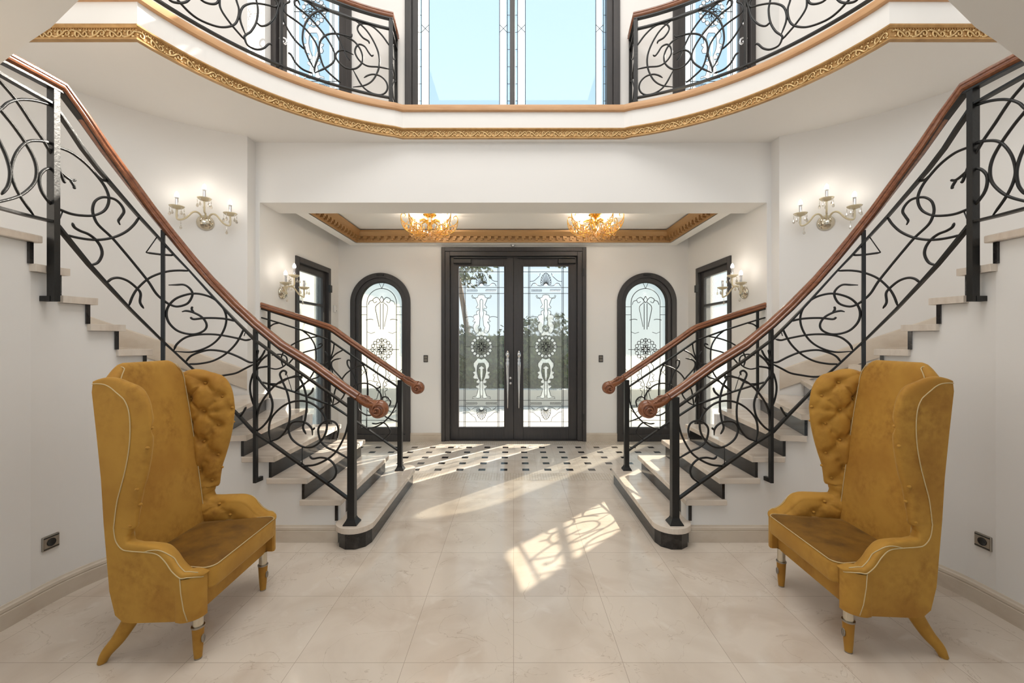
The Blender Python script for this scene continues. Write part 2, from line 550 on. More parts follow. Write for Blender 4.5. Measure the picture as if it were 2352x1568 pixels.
def mir(pts, s): return [(p[0]*s,)+tuple(p[1:]) for p in pts]
NAME = {-1: 'left', 1: 'right'}
for s in (-1, 1):
    th = 0.16*s*-1
    # outer wall around the stair, full height
    tc_ = math.acos((2.644-SCX)/RO)
    pts = [(3.855, -4.5), (3.855, 1.0)] + [circ(t*tc_/40, RO) for t in range(41)] + [(2.644, 4.33)]
    bm = new()
    strip(bm, mir(pts, s), 0, 7.1, -0.16*s if s > 0 else 0.16)
    # gallery reveal and porch side wall with its door opening
    box(bm, *sorted((s*2.644, s*2.86)), 4.33, YU+0.2, SOFFIT, 7.1)
    x0, x1 = sorted((s*2.60, s*2.82))
    box(bm, x0, x1, 4.33, 5.03, 0, SOFFIT); box(bm, x0, x1, 5.98, 6.50, 0, SOFFIT); box(bm, x0, x1, 5.03, 5.98, 2.51, SOFFIT)
    struct('wall_'+NAME[s], bm, M_WALL, auto=0.6)
    # wall under the stair, stepped below the treads
    bm = new()
    ed = 0.034
    for n in range(2, 5):
        a = xn(n)+ed if n > 2 else 1.29
        b_ = xn(n+1)+ed if n < 4 else SCX
        strip(bm, mir([(a, 3.15), (b_, 3.15)], s), 0, n*RISE-0.043, -0.1 if s < 0 else 0.1)
    ts = [pi/2]+[tn(n)-0.04 for n in range(5, 14)]
    for i, n in enumerate(range(4, 13)):
        t0, t1 = ts[i], ts[i+1]
        strip(bm, mir([circ(lerp(t0, t1, k/5), RI) for k in range(6)], s), 0, n*RISE-0.043, -0.1 if s < 0 else 0.1)
    strip(bm, mir([circ(ts[-1], RI), (SCX+RI, 2.30), (SCX+RI, -4.5)], s), 0, 13*RISE-0.043, -0.1 if s < 0 else 0.1)
    # porch-side closing of the stair
    for n in range(2, 9):
        a = xn(n)+ed
        b_ = xn(n+1)+ed if n < 8 else 2.6
        if a > 2.6: break
        nn = n if n <= 4 else min(n, 7)
        box(bm, *sorted((s*a, s*min(b_, 2.6))), 4.24, 4.30, 0, min(n, 6)*RISE-0.05)
    struct('wall_stair_'+NAME[s], bm, M_WALL, auto=0.5)

# entrance wall with one door and two arched openings
DX0, DX1, DZ = -1.068, 1.081, 2.879
ARCH = [(-2.415, -1.528), (1.541, 2.421)]
AZ = 2.497
bm = new()
y0, y1 = YB, YB+0.22
for a, b_ in ((-2.82, ARCH[0][0]), (ARCH[0][1], DX0), (DX1, ARCH[1][0]), (ARCH[1][1], 2.82)):
    box(bm, a, b_, y0, y1, 0, SOFFIT)
box(bm, DX0, DX1, y0, y1, DZ, SOFFIT)
for a, b_ in ARCH:
    r = (b_-a)/2; c = (a+b_)/2; sp = AZ-r
    poly = [(c-r*cos(pi*k/32), sp+r*sin(pi*k/32)) for k in range(33)] + [(b_, SOFFIT), (a, SOFFIT)]
    slab(bm, poly, lambda p, q, d: (p, y0+d, q), 0.22)
struct('wall_back', bm, M_WALL)

# beam over the porch opening, porch ceiling with its tray
bm = new()
box(bm, -2.60, 2.60, YV, 4.70, 2.91, SOFFIT)
struct('wall_beam', bm, M_WALL)
TX, TY, TZ = 2.27, 6.106, 3.085
bm = new()
for s in (-1, 1):
    box(bm, *sorted((s*2.42, s*TX)), 4.70, YB, 2.91, 3.0)
box(bm, -TX, TX, TY, YB, 2.91, 3.0)
box(bm, -2.62, 2.62, 4.70, YB+0.1, TZ, 3.16)
struct('ceiling', bm, M_CEIL)

# gallery slab: soffit, fascia
def arc_pts(r, n=28, ext=0.0):
    a0 = atan2(2.871-BCY, 2.556-BCX); a1 = atan2(4.26-BCY, 1.118-BCX)
    return [(BCX+r*cos(lerp(a0, a1, k/n)), BCY+r*sin(lerp(a0, a1, k/n))) for k in range(n+1)]
EDGE_R = arc_pts(BR)
EDGE_R[0] = (2.556, 2.871); EDGE_R[-1] = (1.118, 4.262)
bm = new()
for s in (-1, 1):
    tc_ = math.acos((2.644-SCX)/RO)
    ti = math.asin((2.871-SCY)/RO)
    outer = [circ(lerp(ti, tc_, k/20), RO+0.02) for k in range(21)]
    poly = EDGE_R[::-1] + outer + [(2.66, 4.35), (2.66, YU+0.1), (0, YU+0.1), (0, 4.262)]
    prism(bm, mir(poly, s), SOFFIT, 3.80)
struct('ceiling', bm, M_CEIL)
# finished gallery floor, polished stone
bm = new()
for s in (-1, 1):
    outer = [circ(lerp(ti, tc_, k/20), RO+0.02) for k in range(21)]
    poly = EDGE_R[::-1] + outer + [(2.66, 4.35), (2.66, YU+0.1), (0, YU+0.1), (0, 4.262)]
    prism(bm, mir(poly, s), 3.80, 3.845)
struct('floor', bm, M_BASE)

EDGE = [(-3.84, 2.871)] + mir(EDGE_R, -1) + EDGE_R[::-1] + [(3.84, 2.871)]
def smooth_path(path, z): return [Vector((p[0], p[1], z)) for p in path]
# wood nosing along the gallery edge
bm = new()
prof = [(-0.05, 0), (0.022, 0), (0.030, 0.008), (0.033, 0.03), (0.030, 0.055), (0.022, 0.065), (-0.05, 0.065)]
sweep(bm, smooth_path(EDGE, 3.80), prof)
struct('trim_1', bm, M_NOSE, auto=0.5)
# gilded moulding under it
bm = new()
prof = [(0, 0), (0.030, 0), (0.030, 0.011), (0.022, 0.016), (0.016, 0.026), (0.014, 0.04), (0.015, 0.060), (0.020, 0.070),
        (0.022, 0.076), (0.028, 0.078), (0.036, 0.090), (0.036, 0.1), (0, 0.1)]
sweep(bm, smooth_path(EDGE, SOFFIT), prof)
g = struct('trim_2', bm, M_GOLD, auto=0.5)
# scrolling leaf relief carved along the moulding
def along(path):
    P = [Vector((p[0], p[1], 0)) for p in path]
    L = [0]
    for a, b_ in zip(P, P[1:]): L.append(L[-1]+(b_-a).length)
    def f(d):
        for i in range(len(P)-1):
            if d <= L[i+1] or i == len(P)-2:
                t = (P[i+1]-P[i]).normalized()
                p = P[i]+t*(d-L[i])
                return p, t, t.cross(Vector((0, 0, 1)))
    return f, L
ef, EL = along(EDGE)
bm = new()
def relief(d0, w, flip):
    def q(u, v, out=0.019):
        p, t, sd = ef(max(0, min(EL[-1], d0+u*w)))
        return p+sd*out+Vector((0, 0, SOFFIT+0.044+v*1.3*flip))
    c = [(0, -0.018), (0.2, -0.016), (0.45, -0.004), (0.62, 0.012), (0.78, 0.017), (0.9, 0.006), (0.84, -0.008), (0.70, -0.006), (0.70, 0.005)]
    tube(bm, [q(a, b_) for a, b_ in spline(c, 3)], lambda t: 0.0080*(1-0.5*t), 5)
    c = [(0.25, -0.012), (0.22, 0.006), (0.32, 0.018), (0.44, 0.014), (0.42, 0.005)]
    tube(bm, [q(a, b_) for a, b_ in spline(c, 3)], lambda t: 0.0070*(1-0.5*t), 5)
    for a, b_, r in ((0.55, -0.015, 0.0105), (0.98, 0.014, 0.008), (0.08, 0.012, 0.008), (0.9, -0.016, 0.008)):
        ball(bm, q(a, b_), r, 6)
i = 0
d = 0.03
while d < EL[-1]-0.12:
    relief(d, 0.115, 1 if i % 2 == 0 else -1)
    d += 0.118; i += 1
obj('carved_relief', bm, M_GOLDP, g, smooth=True)
# small bead row along the top of the moulding
bm = new()
d = 0.02
while d < EL[-1]-0.02:
    p, t, sd = ef(d)
    ball(bm, p+sd*0.024+Vector((0, 0, SOFFIT+0.073)), 0.0052, 4)
    d += 0.0175
obj('bead_row', bm, M_GOLD, g, smooth=True)

# gilded cornice of the porch tray, with dentils
bm = new()
tp = [Vector((-TX, 4.70, 2.91)), Vector((-TX, TY, 2.91)), Vector((TX, TY, 2.91)), Vector((TX, 4.70, 2.91))]
prof = [(-0.012, 0), (0.012, 0), (0.014, 0.018), (0.016, 0.024), (0.016, 0.075), (0.052, 0.080), (0.060, 0.10), (0.074, 0.120),
        (0.088, 0.135), (0.092, 0.16), (-0.012, 0.16)]
sweep(bm, tp, prof)
cn = struct('trim_3', bm, M_TRAYG, auto=0.5)
bm = new()
def dentils(a, b_):
    d_ = b_-a; n = int(d_.length/0.098); t = d_.normalized(); sd = t.cross(Vector((0, 0, 1)))
    for k in range(n):
        p = a+t*((k+0.5)*d_.length/n)
        M4 = Matrix((( t.x, sd.x, 0, p.x), (t.y, sd.y, 0, p.y), (0, 0, 1, p.z), (0, 0, 0, 1)))
        nb = bmesh.new(); box(nb, -0.026, 0.026, 0.018, 0.064, 0.046, 0.079); box(nb, -0.026, 0.006, 0.018, 0.056, 0.024, 0.048)
        nb.transform(M4)
        me_ = bpy.data.meshes.new('t'); nb.to_mesh(me_); nb.free(); bm.from_mesh(me_); bpy.data.meshes.remove(me_)
for a, b_ in zip(tp, tp[1:]): dentils(a, b_)
obj('dentil_row', bm, M_TRAYG, cn)

# gallery window wall
UX = {'l': (-2.644, -1.767), 'c': (-1.181, 1.162), 'r': (1.743, 2.644)}
UT = 6.45
bm = new()
for a, b_ in ((UX['l'][1], UX['c'][0]), (UX['c'][1], UX['r'][0])):
    box(bm, a, b_, YU, YU+0.2, FLOOR2-0.01, UT)
box(bm, -2.644, 2.644, YU, YU+0.2, UT, 7.1)
struct('wall_gallery', bm, M_WALL)
# roof over the hall, rear wall with openings added around the fill lamps
bm = new(); box(bm, -4.1, 4.1, -4.6, YU+0.2, 7.1, 7.25)
struct('ceiling', bm, M_CEIL)
bm = new()
for z0, z1 in ((0, 0.35), (3.2, 4.1), (6.7, 7.1)): box(bm, -4.1, 4.1, -4.7, -4.5, z0, z1)
for a, b_ in ((-4.1, -2.9), (2.9, 4.1)): box(bm, a, b_, -4.7, -4.5, 0, 7.1)
struct('wall_rear', bm, M_WALL)
# lower ceiling of the passage the viewer stands in
bm = new()
edge = [(2.645, 2.115), (2.515, 2.068), (2.178, 1.906), (2.0, 1.826), (1.725, 1.677), (1.45, 1.44), (1.25, 1.1), (1.15, 0.6)]
low = mir(edge, -1) + [(-1.15, -0.2), (1.15, -0.2)] + edge[::-1] + [(2.645, -4.5), (-2.645, -4.5)]
prism(bm, low, 2.85, 3.05)
struct('ceiling', bm, M_CEIL)

# baseboards
prof = [(0, 0), (0.020, 0), (0.020, 0.082), (0.016, 0.086), (0.020, 0.094), (0.018, 0.108), (0.010, 0.114), (0.006, 0.123), (0, 0.123)]
path_l = [(-2.655, -4.4), (-2.655, 2.1)] + mir([circ(t*pi/2/30, RI) for t in range(31)], -1) + [(-1.30, 3.15)]
bm = new(); sweep(bm, smooth_path(path_l, 0), prof); struct('baseboard_left', bm, M_BASE, auto=0.5)
bm = new(); sweep(bm, smooth_path(mir(path_l, -1)[::-1], 0), prof); struct('baseboard_right', bm, M_BASE, auto=0.5)
bm = new()
for a, b_ in ((-2.58, ARCH[0][0]), (ARCH[0][1], DX0), (DX1, ARCH[1][0]), (ARCH[1][1], 2.58)):
    sweep(bm, [Vector((a, YB, 0)), Vector((b_, YB, 0))], prof)
struct('baseboard_back', bm, M_BASE, auto=0.5)
# stone skirting climbing the curved outer walls
for s in (-1, 1):
    bm = new()
    tc_ = math.acos((2.644-SCX)/RO)
    P = []
    for k in range(41):
        t = lerp(tc_, -0.03, k/40)
        z = RISE*(5+(1.46-t)/0.187)
        P.append((circ(t, RO), z))
    P.append(((3.855, 1.2), RISE*13+0.01))
    rows = []
    for (x, y), z in P:
        d_ = Vector((x-SCX, y-SCY)).normalized() if y > SCY else Vector((1, 0))
        rows.append([bm.verts.new((s*(x-d_.x*o), y-d_.y*o, z+h)) for o, h in ((0.0, -0.03), (0.014, -0.03), (0.014, 0.15), (0.010, 0.158), (0.0, 0.165))])
    for a, b_ in zip(rows, rows[1:]):
        for k in range(4): bm.faces.new((a[k], a[k+1], b_[k+1], b_[k]))
    struct('baseboard_stair_'+NAME[s], bm, M_BASE, auto=0.5)

# ================================================================ STAIRCASES
def staircase(s):
    t_ = thing('staircase', 'curved marble staircase with black risers on the %s, climbing behind the %s armchair' % (NAME[s], NAME[s]),
               'staircase', (s*1.4, 3.7, 0), 0, 'twin curved staircases')
    inv = Matrix.Translation((-s*1.4, -3.7, 0))
    def part(name, bm, m, **k):
        bm.transform(inv)
        return obj(name, bm, m, t_, **k)
    yi, yo, th = 3.115, 4.34, 0.042
    # bullnose step
    def bull(inset, n=14):
        xf = 1.03+inset; r = 0.14-inset*0.6
        P = []
        c0 = (1.17, 3.14)
        for k in range(n+1):
            a = pi*k/n
            P.append((c0[0]+r*cos(pi-a) if True else 0, c0[1]-r*sin(a)))
        P = [(c0[0]+r*cos(a), c0[1]-r*sin(a)) for a in [pi*k/n for k in range(n+1)]]   # from back (x large) to front (x small)
        c1 = (1.17, 4.42)
        P += [(c1[0]-r*cos(a), c1[1]+r*sin(a)) for a in [pi*k/n for k in range(n+1)]]
        P += [(1.31-inset*0.6, 4.34)]
        return P
    bm = new(); prism(bm, mir(bull(0.0), s), RISE-th, RISE); part('tread', bm, M_TREAD, bevel=0.008, seg=3)
    bm = new(); prism(bm, mir(bull(0.034, 5), s), 0, RISE-th); part('riser', bm, M_BLACKM)
    ov = 0.06
    for n in range(2, 14):
        z1 = n*RISE; z0 = z1-th
        if n <= 3:
            P = [(xn(n), yi), (xn(n), yo), (xn(n+1)+ov, yo), (xn(n+1)+ov, yi)]
        elif n == 4:
            P = [(xn(4), yi), (xn(4), yo)]
            P += [circ(tn(5)-0.03, 1.96), circ(tn(5)-0.05, 0.735)]
            P += [(SCX, yi)]
        elif n < 13:
            t0, t1 = tn(n), tn(n+1)-0.05
            ro = 1.96
            inn = [circ(lerp(t1, t0, k/4), 0.735) for k in range(5)]
            out = [circ(lerp(t0, t1, k/6), ro) for k in range(7)]
            out = [(min(x, 2.60), y) if y > 4.19 else (x, y) for x, y in out]
            P = inn+out
        else:
            t0 = tn(13)
            P = [(2.62, 0.6), (2.62, 2.2), circ(t0, 0.735)] + [circ(t0, 1.96), (3.85, 2.2), (3.85, 0.6)]
        bm = new(); prism(bm, mir(P, s), z0, z1); part('tread', bm, M_TREAD, bevel=0.006, seg=2)
        bm = new()
        ri = 0.03
        za, zb = (n-1)*RISE, z0
        if n <= 4:
            box(bm, *sorted((s*(xn(n)+ri), s*(xn(n)+ri+0.02))), 3.135, 4.30, za, zb)
        else:
            t = tn(n)-0.012
            a = Vector(circ(t-0.025, 0.757)); b_ = Vector(circ(t, 1.95))
            if b_.y > 4.19 and b_.x > 2.59: b_.x = 2.59
            d_ = (b_-a).normalized(); nr = Vector((d_.y, -d_.x))*0.02
            P = [a, b_, b_+nr, a+nr]
            prism(bm, mir([(p.x, p.y) for p in P], s), za, zb)
        part('riser', bm, M_BLACKM)
    return t_
for s in (-1, 1): staircase(s)

# ================================================================ RAILINGS
# Outlines of the ironwork were measured on the left-hand railing and laid out on the real railing surface
# (flat along the lower flight, bent round the upper one); the right-hand railing is its mirror.
YN, RN = 3.09, 0.71
def on_near(px, py):
    m = (px-CX)/F
    if m*YN >= -SCX:
        return at_plane(px, py, YN)
    a = 1+m*m; b = -2*(m*-SCX+SCY); c = SCX*SCX+SCY*SCY-RN*RN
    disc = b*b-4*a*c
    Y = (-b+sqrt(disc))/(2*a) if disc > 0 else 0
    if Y < SCY:
        Y = -(SCX+RN)/m
    return Vector((m*Y, Y, EYE-(py-CY)/F*Y))
YF = 4.37
def on_far(px, py): return at_plane(px, py, YF)
def on_gal(px, py): return at_circle(px, py, -BCX, BCY, BR+0.075)

NEAR = [
 [(92,323),(101,322.8),(119,330),(131,337),(163.8,350.7),(195.7,374.6),(221,401.7),(239.7,426.8),(249.2,449.7),(248.3,468.9),(237.8,485),(214.8,494.7),(186,494.7),(163,490.9),(144,484),(130.6,477.5)],
 [(222,403),(233,412),(246,415.5),(253,413)],
 [(276,516.7),(272,507),(278,497.6),(284.6,486),(279.8,472.7),(266.5,459.3),(249.2,453.6),(232,453.6),(217.7,463),(212.5,480.4),(215.8,497.6),(226.3,516.7),(256.9,545.4),(281.8,574),(310.5,608.5),(340,645.5),(358,673),(375,689),(392,700),(409,703.6),(431,696.4),(441.8,678),(438,664.8),(423.6,654),(404,654),(387,654.4)],
 [(320,497.6),(308.5,514.8),(289.4,532),(262.6,544.4),(234,550),(207,550),(176.5,545.4),(149.7,538.7)],
 [(166,511),(170.8,521.5),(184,530),(203.3,537.8),(220.5,551),(232,568.4),(234,585.6),(224.4,602.8),(207,609.5)],
 [(361,543.5),(335.3,579.8)],[(335.3,579.8),(373.6,584.6),(398.5,586)],
 [(144,485),(131,517)],
 [(244.5,649.7),(257,640),(274,638),(295,645.8),(315.8,663),(323,674.5),(321.8,694),(330.3,708.5)],
 [(434.5,622),(406.7,621),(377.6,624.8),(343.6,638),(318,660),(304.8,679.4),(296,703)],
 [(399.4,804),(406.7,789.7),(426,775),(452.7,768.6),(484,767.4),(513,770.3),(549.7,777.6),(564,781),(577,778.8)],
 [(417.6,715.8),(428.5,713.8),(445.5,718),(464.8,729),(474.5,744.8),(469.7,758),(450,766.7),(426,765.5),(404,757),(387,738.8),(382.4,718),(389.7,698.8),(409,683),(443,674),(474.5,678.7),(498.8,691.5),(514.5,711),(520,732.7),(514.5,757),(498.8,781),(474.5,798),(440.6,808),(400.6,806.7)],
 [(441.8,703.6),(440.5,710),(445,717.5)],
 [(437,728),(445.5,732.7),(474.5,730),(513,731.5),(543,737.6)],
 [(426,832),(438,817.6),(460,808),(484,803.5),(518,808),(547,818.8),(571.5,831),(583,832)],
 [(432,835.8),(457.6,835),(489,828.5),(518,812.7),(542.4,788.5),(557,761.8),(558,757)],
 [(560.6,771.5),(563,764)],
 [(458,863),(490,865),(519.4,861),(542.4,856.4),(561.8,846.7),(583,836)],
 [(593.6,803),(589.7,818),(584,834)],[(609,803),(601,818),(584.6,836)],[(616.5,813),(598.7,828.5),(584.6,851)],
 [(582,855),(575.7,877),(574.4,894.8),(578,915),(584,932)],
 [(620.4,841),(606,842.5),(592,846),(588.5,859),(601,879.5),(616.5,898.6),(625.5,923),(624,945.8),(616.5,963.7),(601,981.5),(584,992)],
 [(693,863),(662.4,868),(637,880.8),(616.5,901),(598.7,928),(591,953.5),(588.5,979),(584.6,991.7)],
 [(656,861.6),(657.3,854),(649.7,851),(643,859),(648.4,874.4),(660,902.4),(665.5,933),(665,963.7),(657.3,986.6),(642,1004.5),(622,1013)],
 [(621.6,1014),(617.8,989),(621.6,963.7),(637,943),(660,926.7),(685.4,920.3),(711,924),(734,939.4),(748,961),(750.5,984),(741.5,1007),(723.7,1023.6),(705.8,1027.4),(688,1022),(670,1007),(663,986.6),(670,971),(685.4,967),(703,971),(716,984),(717.8,999.4)],
 [(715,984.5),(719,986),(723,981.5)],
 [(685.4,864),(695.6,882),(703,907.6),(704.5,933),(700.7,963.7),(696,981.5),(703,997)],
 [(706,909),(716,900),(719.8,889.7)],
 [(774.7,1005.8),(777,984),(769.6,970),(754,966),(739,972.6),(731,986.6),(736.4,1012),(751.7,1027.4),(772,1036.4),(802,1054)],
 [(802,943),(799,973.9),(790,1004.5),(772,1036.4),(751.7,1054),(723.7,1067),(695,1069.5)],
 [(694,1069),(694,1027.4)],
 [(711,1046.6),(718.6,1053),(736.4,1050.4),(754,1054),(767,1065.7),(772.7,1081),(768.3,1096),(751.7,1109)],
 [(734,939.4),(741,937),(744,932)],
 [(551,957),(559,945.8),(565.5,934)],
 # level run beside the landing
 [(-40,275),(0,251.4),(18.4,236),(46,228.5),(82.6,231.5),(124,243.8)],
 [(-30,150),(0,187),(36.7,230),(73.5,285),(101,325),(119,357)],
 [(-30,205),(0,251),(27.5,285),(58,328),(78,364.7),(84,395.3),(76.5,422.8),(46,448.8),(0,462.6),(-30,465)],
 [(119,331),(92,323.3),(61,326.4),(36.7,352.4),(26,386),(29,413.6),(46,450),(79.6,497.8)],
 [(-20,290),(0,328),(15,361.6),(23,395),(18.4,426),(3,447)],
 [(121,386),(104,389),(90.3,406),(95,438),(118,471.8)],
 [(127,370),(131,377),(137.5,392),(146,414.5),(151,420)],
 [(127,383),(143,398.5),(162,413),(175,413.6)],[(161,412.5),(170,427),(170.8,434)],
]
NEAR_TOP = [(-60,128),(0,171),(60,205),(122,240),(132.7,256.5),(160,296),(189,341),(226,389),(254.7,422.4),(318,495.7),(362,543.5),(399.4,584.8),(434.5,621),(498.8,691.5),(542.4,737.6),(584,779),(647,826),(718.6,875.7),(803,935)]
NEAR_BOT = [(-60,460),(0,478),(60,494),(122,509),(131.6,518.6),(165,560),(205,608.5),(243.5,650.6),(300,711),(372.7,782.4),(399.4,806.7),(431,835.8),(465,866),(505,910),(547.7,953.5),(583.4,991.7),(621.6,1016),(695.6,1069.5),(751.7,1109),(803,1147)]
NEAR_HAND = [(-50,98),(20,134),(76.5,164),(141,199),(190,265),(240.4,338),(301,419),(350,484),(399.4,545),(440,594),(483,642.5),(540,700),(588,744),(647,792),(718.6,836),(795,892),(822,910)]

FAR = [
 [(618.8,750.6),(629,744),(642,741.5)],
 [(692,757),(710,771.5),(723,792.4),(726,816),(724.7,834),(722,850)],
 [(733.8,771.5),(702.4,778),(676,788.5),(655,804),(646,822),(650,842)],
 [(731,792),(739,788.5),(739,795),(726,801.6),(697,809.4),(676,821),(659,840)],
 [(767.8,786),(765,805.5),(757.4,829)],[(788.7,803),(770.4,813.4),(757,829)],[(745.6,805.5),(752,816),(757.4,829)],
 [(783.5,822.5),(767.8,826.4),(761.3,834.3),(765,847.4),(783.5,868.3),(791.4,884),(791,905),(778,923),(764,930.5)],
 [(838.4,838),(817.5,843.4),(796.6,856.5),(783.5,873.5),(770.4,894.4),(766.5,915),(764,931)],
 [(805.7,835.6),(804.4,827.8),(798,827.8),(799,839.5),(809.7,855),(818.8,878.7),(821.4,897),(817.5,915),(806,930)],
 [(828,829),(838.4,847.4),(843.7,873.5),(845,905),(843,925)],
 [(875,886.6),(870,890.5),(863,891)],
 [(843.6,984),(808,955),(806,915),(812,889),(825,881),(846,881),(864.6,891.8),(876.3,910),(875,933.7),(862,949.4),(843.7,953.3),(825,941.5),(821,923),(829,910),(842,910)],
 [(911.6,889),(911.6,920.6),(901,946.7),(880,970.3),(856.7,982),(841,984)],
 [(841,954),(841.6,983)],
 [(894.6,933.7),(897,920.6),(888,911.4),(877.7,914),(872,931),(883,954.6),(914,969)],
 [(854,971.6),(864.6,973),(880,970),(892,980.7),(896,993.8),(880,1009.5)],
 [(618.8,844.7),(634.5,847.4),(650,842),(659,831.7),(656.7,818.6),(642,813.4),(624,816)],
 [(684,860.4),(663,868.3),(642,880),(618,881)],
 [(677.6,899.7),(700,881.4),(715.5,863),(726,842)],
 [(659,860),(671,899)],
 [(757,830),(733.8,863),(715.5,871),(694,884),(677,899)],
 [(757,830),(745,836),(728,834)],
 [(757,832),(752,860),(757,890),(752,915)],[(757,832),(764,860),(757,895),(762,925)],
]
FAR_TOP = [(592.6,726.5),(642,741.5),(694.6,758.5),(757,780.7),(838,837),(914,888)]
FAR_BOT = [(600,877),(616,881),(676,899.7),(762.6,931),(799,954.6),(843.6,984.6),(914,1034)]
FAR_HAND = [(590,697.5),(668.5,722),(757.4,751),(768,757),(807,785),(864.6,825),(925,866)]

GAL = [
 [(650,-50),(675,-28),(702,0),(732,25.5),(753,49.4),(771.5,76.6),(788,110),(796,127.6),(804,139.6)],
 [(689,12),(683.7,0.8),(676.6,3.2),(679.7,14.4),(702,32),(721,51),(743.5,78),(761,105),(769,126),(766,142),(750,154.7),(722.8,167.5)],
 [(665.4,0),(663.8,4.8),(654,9.6),(651,19),(657.4,32),(679.7,47.8),(698.9,63.8),(716.4,84.5),(727.6,103.7),(732,122.8),(729,137),(722.8,154.7),(722,166)],
 [(650,0),(649.4,35),(659,63.8),(678,92.5),(700,114)],
 [(848.8,100.5),(845.6,94),(832.9,86),(821.7,70),(823.3,59),(834.5,54),(855,60.6),(877.5,81.3),(896.7,108.5)],
 [(722.8,159.5),(708.5,134),(697,102),(695,83),(698.9,60.6),(710,40),(727.6,27),(751.5,23),(783.4,30.3),(815,46),(842,70),(861.6,102),(871,130.8),(869.5,158),(856.8,183.4),(837.6,196),(810.5,200)],
 [(809,78),(805.7,84.5),(791.4,81.3),(772,77.4),(751.5,79.7),(737,92.5),(733,111.6),(737,135.6),(746.7,158),(772,182),(783,190)],
 [(790,83),(812,94),(826.5,111.6),(832.9,130.8),(829.7,146.7),(815,158),(794.6,156.3),(778.6,143.5),(770.7,129),(777,118),(791.4,115.6),(812,126)],
 [(858.4,126),(853.6,128.4),(847,121),(837.6,106.9),(824.9,102),(817,110),(816,122.8),(826.5,140),(844,151.5),(871,154),(897,159.5)],
 [(836,178.6),(845.6,173),(858.4,170.7),(874.3,175.4),(887,188),(890,202.6),(884,213.7),(871,217.7),(850.4,212),(831,196),(810.5,159.5)],
 [(661.4,121),(668.6,126),(679.7,145),(695.7,159.5),(718,168.5)],
 [(588.7,51),(600,59.8),(616,55.8),(630,41.5),(638,19),(644,0),(648,-30)],
 [(564.5,81.6),(553,51),(551.7,31.9),(559,15.3),(576,8.3),(595,8.3),(616,12),(632,16),(637.5,9.6),(632,0),(620,-14)],
 [(584,-30),(588.7,0),(592.6,23),(588.7,51),(577,71.4),(563,81.6),(562,89),(569.6,104.6),(588.7,113.5),(605,111),(616,102),(621,101),(625,105)],
 [(534,-40),(542.8,0),(549,23),(545,47),(534,58.7),(511,62.5),(486.7,57.4),(457,44.6),(434.4,28),(411.4,3.8),(405,-6),(396,-30)],
 [(508,-40),(504.5,0),(508.4,23),(531,56),(562,91.8)],
 [(445,-20),(462.4,0),(477.8,7.7),(493,9),(500.7,2.6),(503,-20)],
 [(380,-12),(391,1.3),(406,6.4),(424,5.7),(436,-3),(448,-25)],
]

TAP = lambda t: 0.0066*(0.35+0.65*min(1, min(t, 1-t)*14+0.0)) if t < 0.05 or t > 0.95 else 0.0066
FLAT = [(-0.017, -0.0065), (0.017, -0.0065), (0.017, 0.0065), (-0.017, 0.0065)]
HPROF = [(-0.014, -0.030), (0.014, -0.030), (0.022, -0.024), (0.031, -0.018), (0.033, -0.010), (0.027, -0.004), (0.026, 0.002), (0.032, 0.008),
         (0.031, 0.018), (0.024, 0.026), (0.012, 0.030), (-0.012, 0.030), (-0.024, 0.026), (-0.031, 0.018), (-0.032, 0.008), (-0.026, 0.002),
         (-0.027, -0.004), (-0.033, -0.010), (-0.031, -0.018), (-0.022, -0.024)]

class Kit:
    """collects the parts of one railing; s mirrors it for the right-hand side"""
    def __init__(self, name, label, cat, org, s, group):
        self.s = s
        self.o = Vector((org[0]*s, org[1], org[2]))
        self.t = thing(name, label, cat, tuple(self.o), 0, group)
    def part(self, name, bm, m, parent=None, **k):
        if self.s < 0: pass
        else:
            bmesh.ops.scale(bm, vec=(-1, 1, 1), verts=bm.verts)
        bmesh.ops.translate(bm, vec=-self.o, verts=bm.verts)
        return obj(name, bm, m, parent or self.t, **k)

def scrolls(kit, curves, surf, r=0.0078):
    for c in curves:
        pts = spline(c, 5) if len(c) > 2 else c
        P = [surf(*p) for p in pts]
        bm = new()
        tube(bm, P, (lambda t: r*(1 if 0.05 < t < 0.95 else 0.45+0.55*min(t, 1-t)/0.05)), 6)
        kit.part('scroll', bm, M_IRON, smooth=True)

def bar(bm, p, w, d, z0, z1, rot=0):
    c, s_ = cos(rot), sin(rot)
    poly = [(p[0]+a*c-b*s_, p[1]+a*s_+b*c) for a, b in ((-w/2, -d/2), (w/2, -d/2), (w/2, d/2), (-w/2, d/2))]
    prism(bm, poly, z0, z1)

def newel(kit, p, z0, z1, w=0.052):
    bm = new()
    bar(bm, p, w, w, z0+0.03, z1)
    lv = [(w*0.95, z0), (w*0.95, z0+0.008), (w*0.62, z0+0.034), (w*0.5, z0+0.05)]
    q = []
    for h, z in lv:
        q.append([bm.verts.new((p[0]+a*h, p[1]+b*h, z)) for a, b in ((-1, -1), (1, -1), (1, 1), (-1, 1))])
    bm.faces.new(q[0][::-1]); bm.faces.new(q[-1])
    for a, b in zip(q, q[1:]):
        for k in range(4): bm.faces.new((a[k], a[(k+1) % 4], b[(k+1) % 4], b[k]))
    kit.part('newel_post', bm, M_IRON)

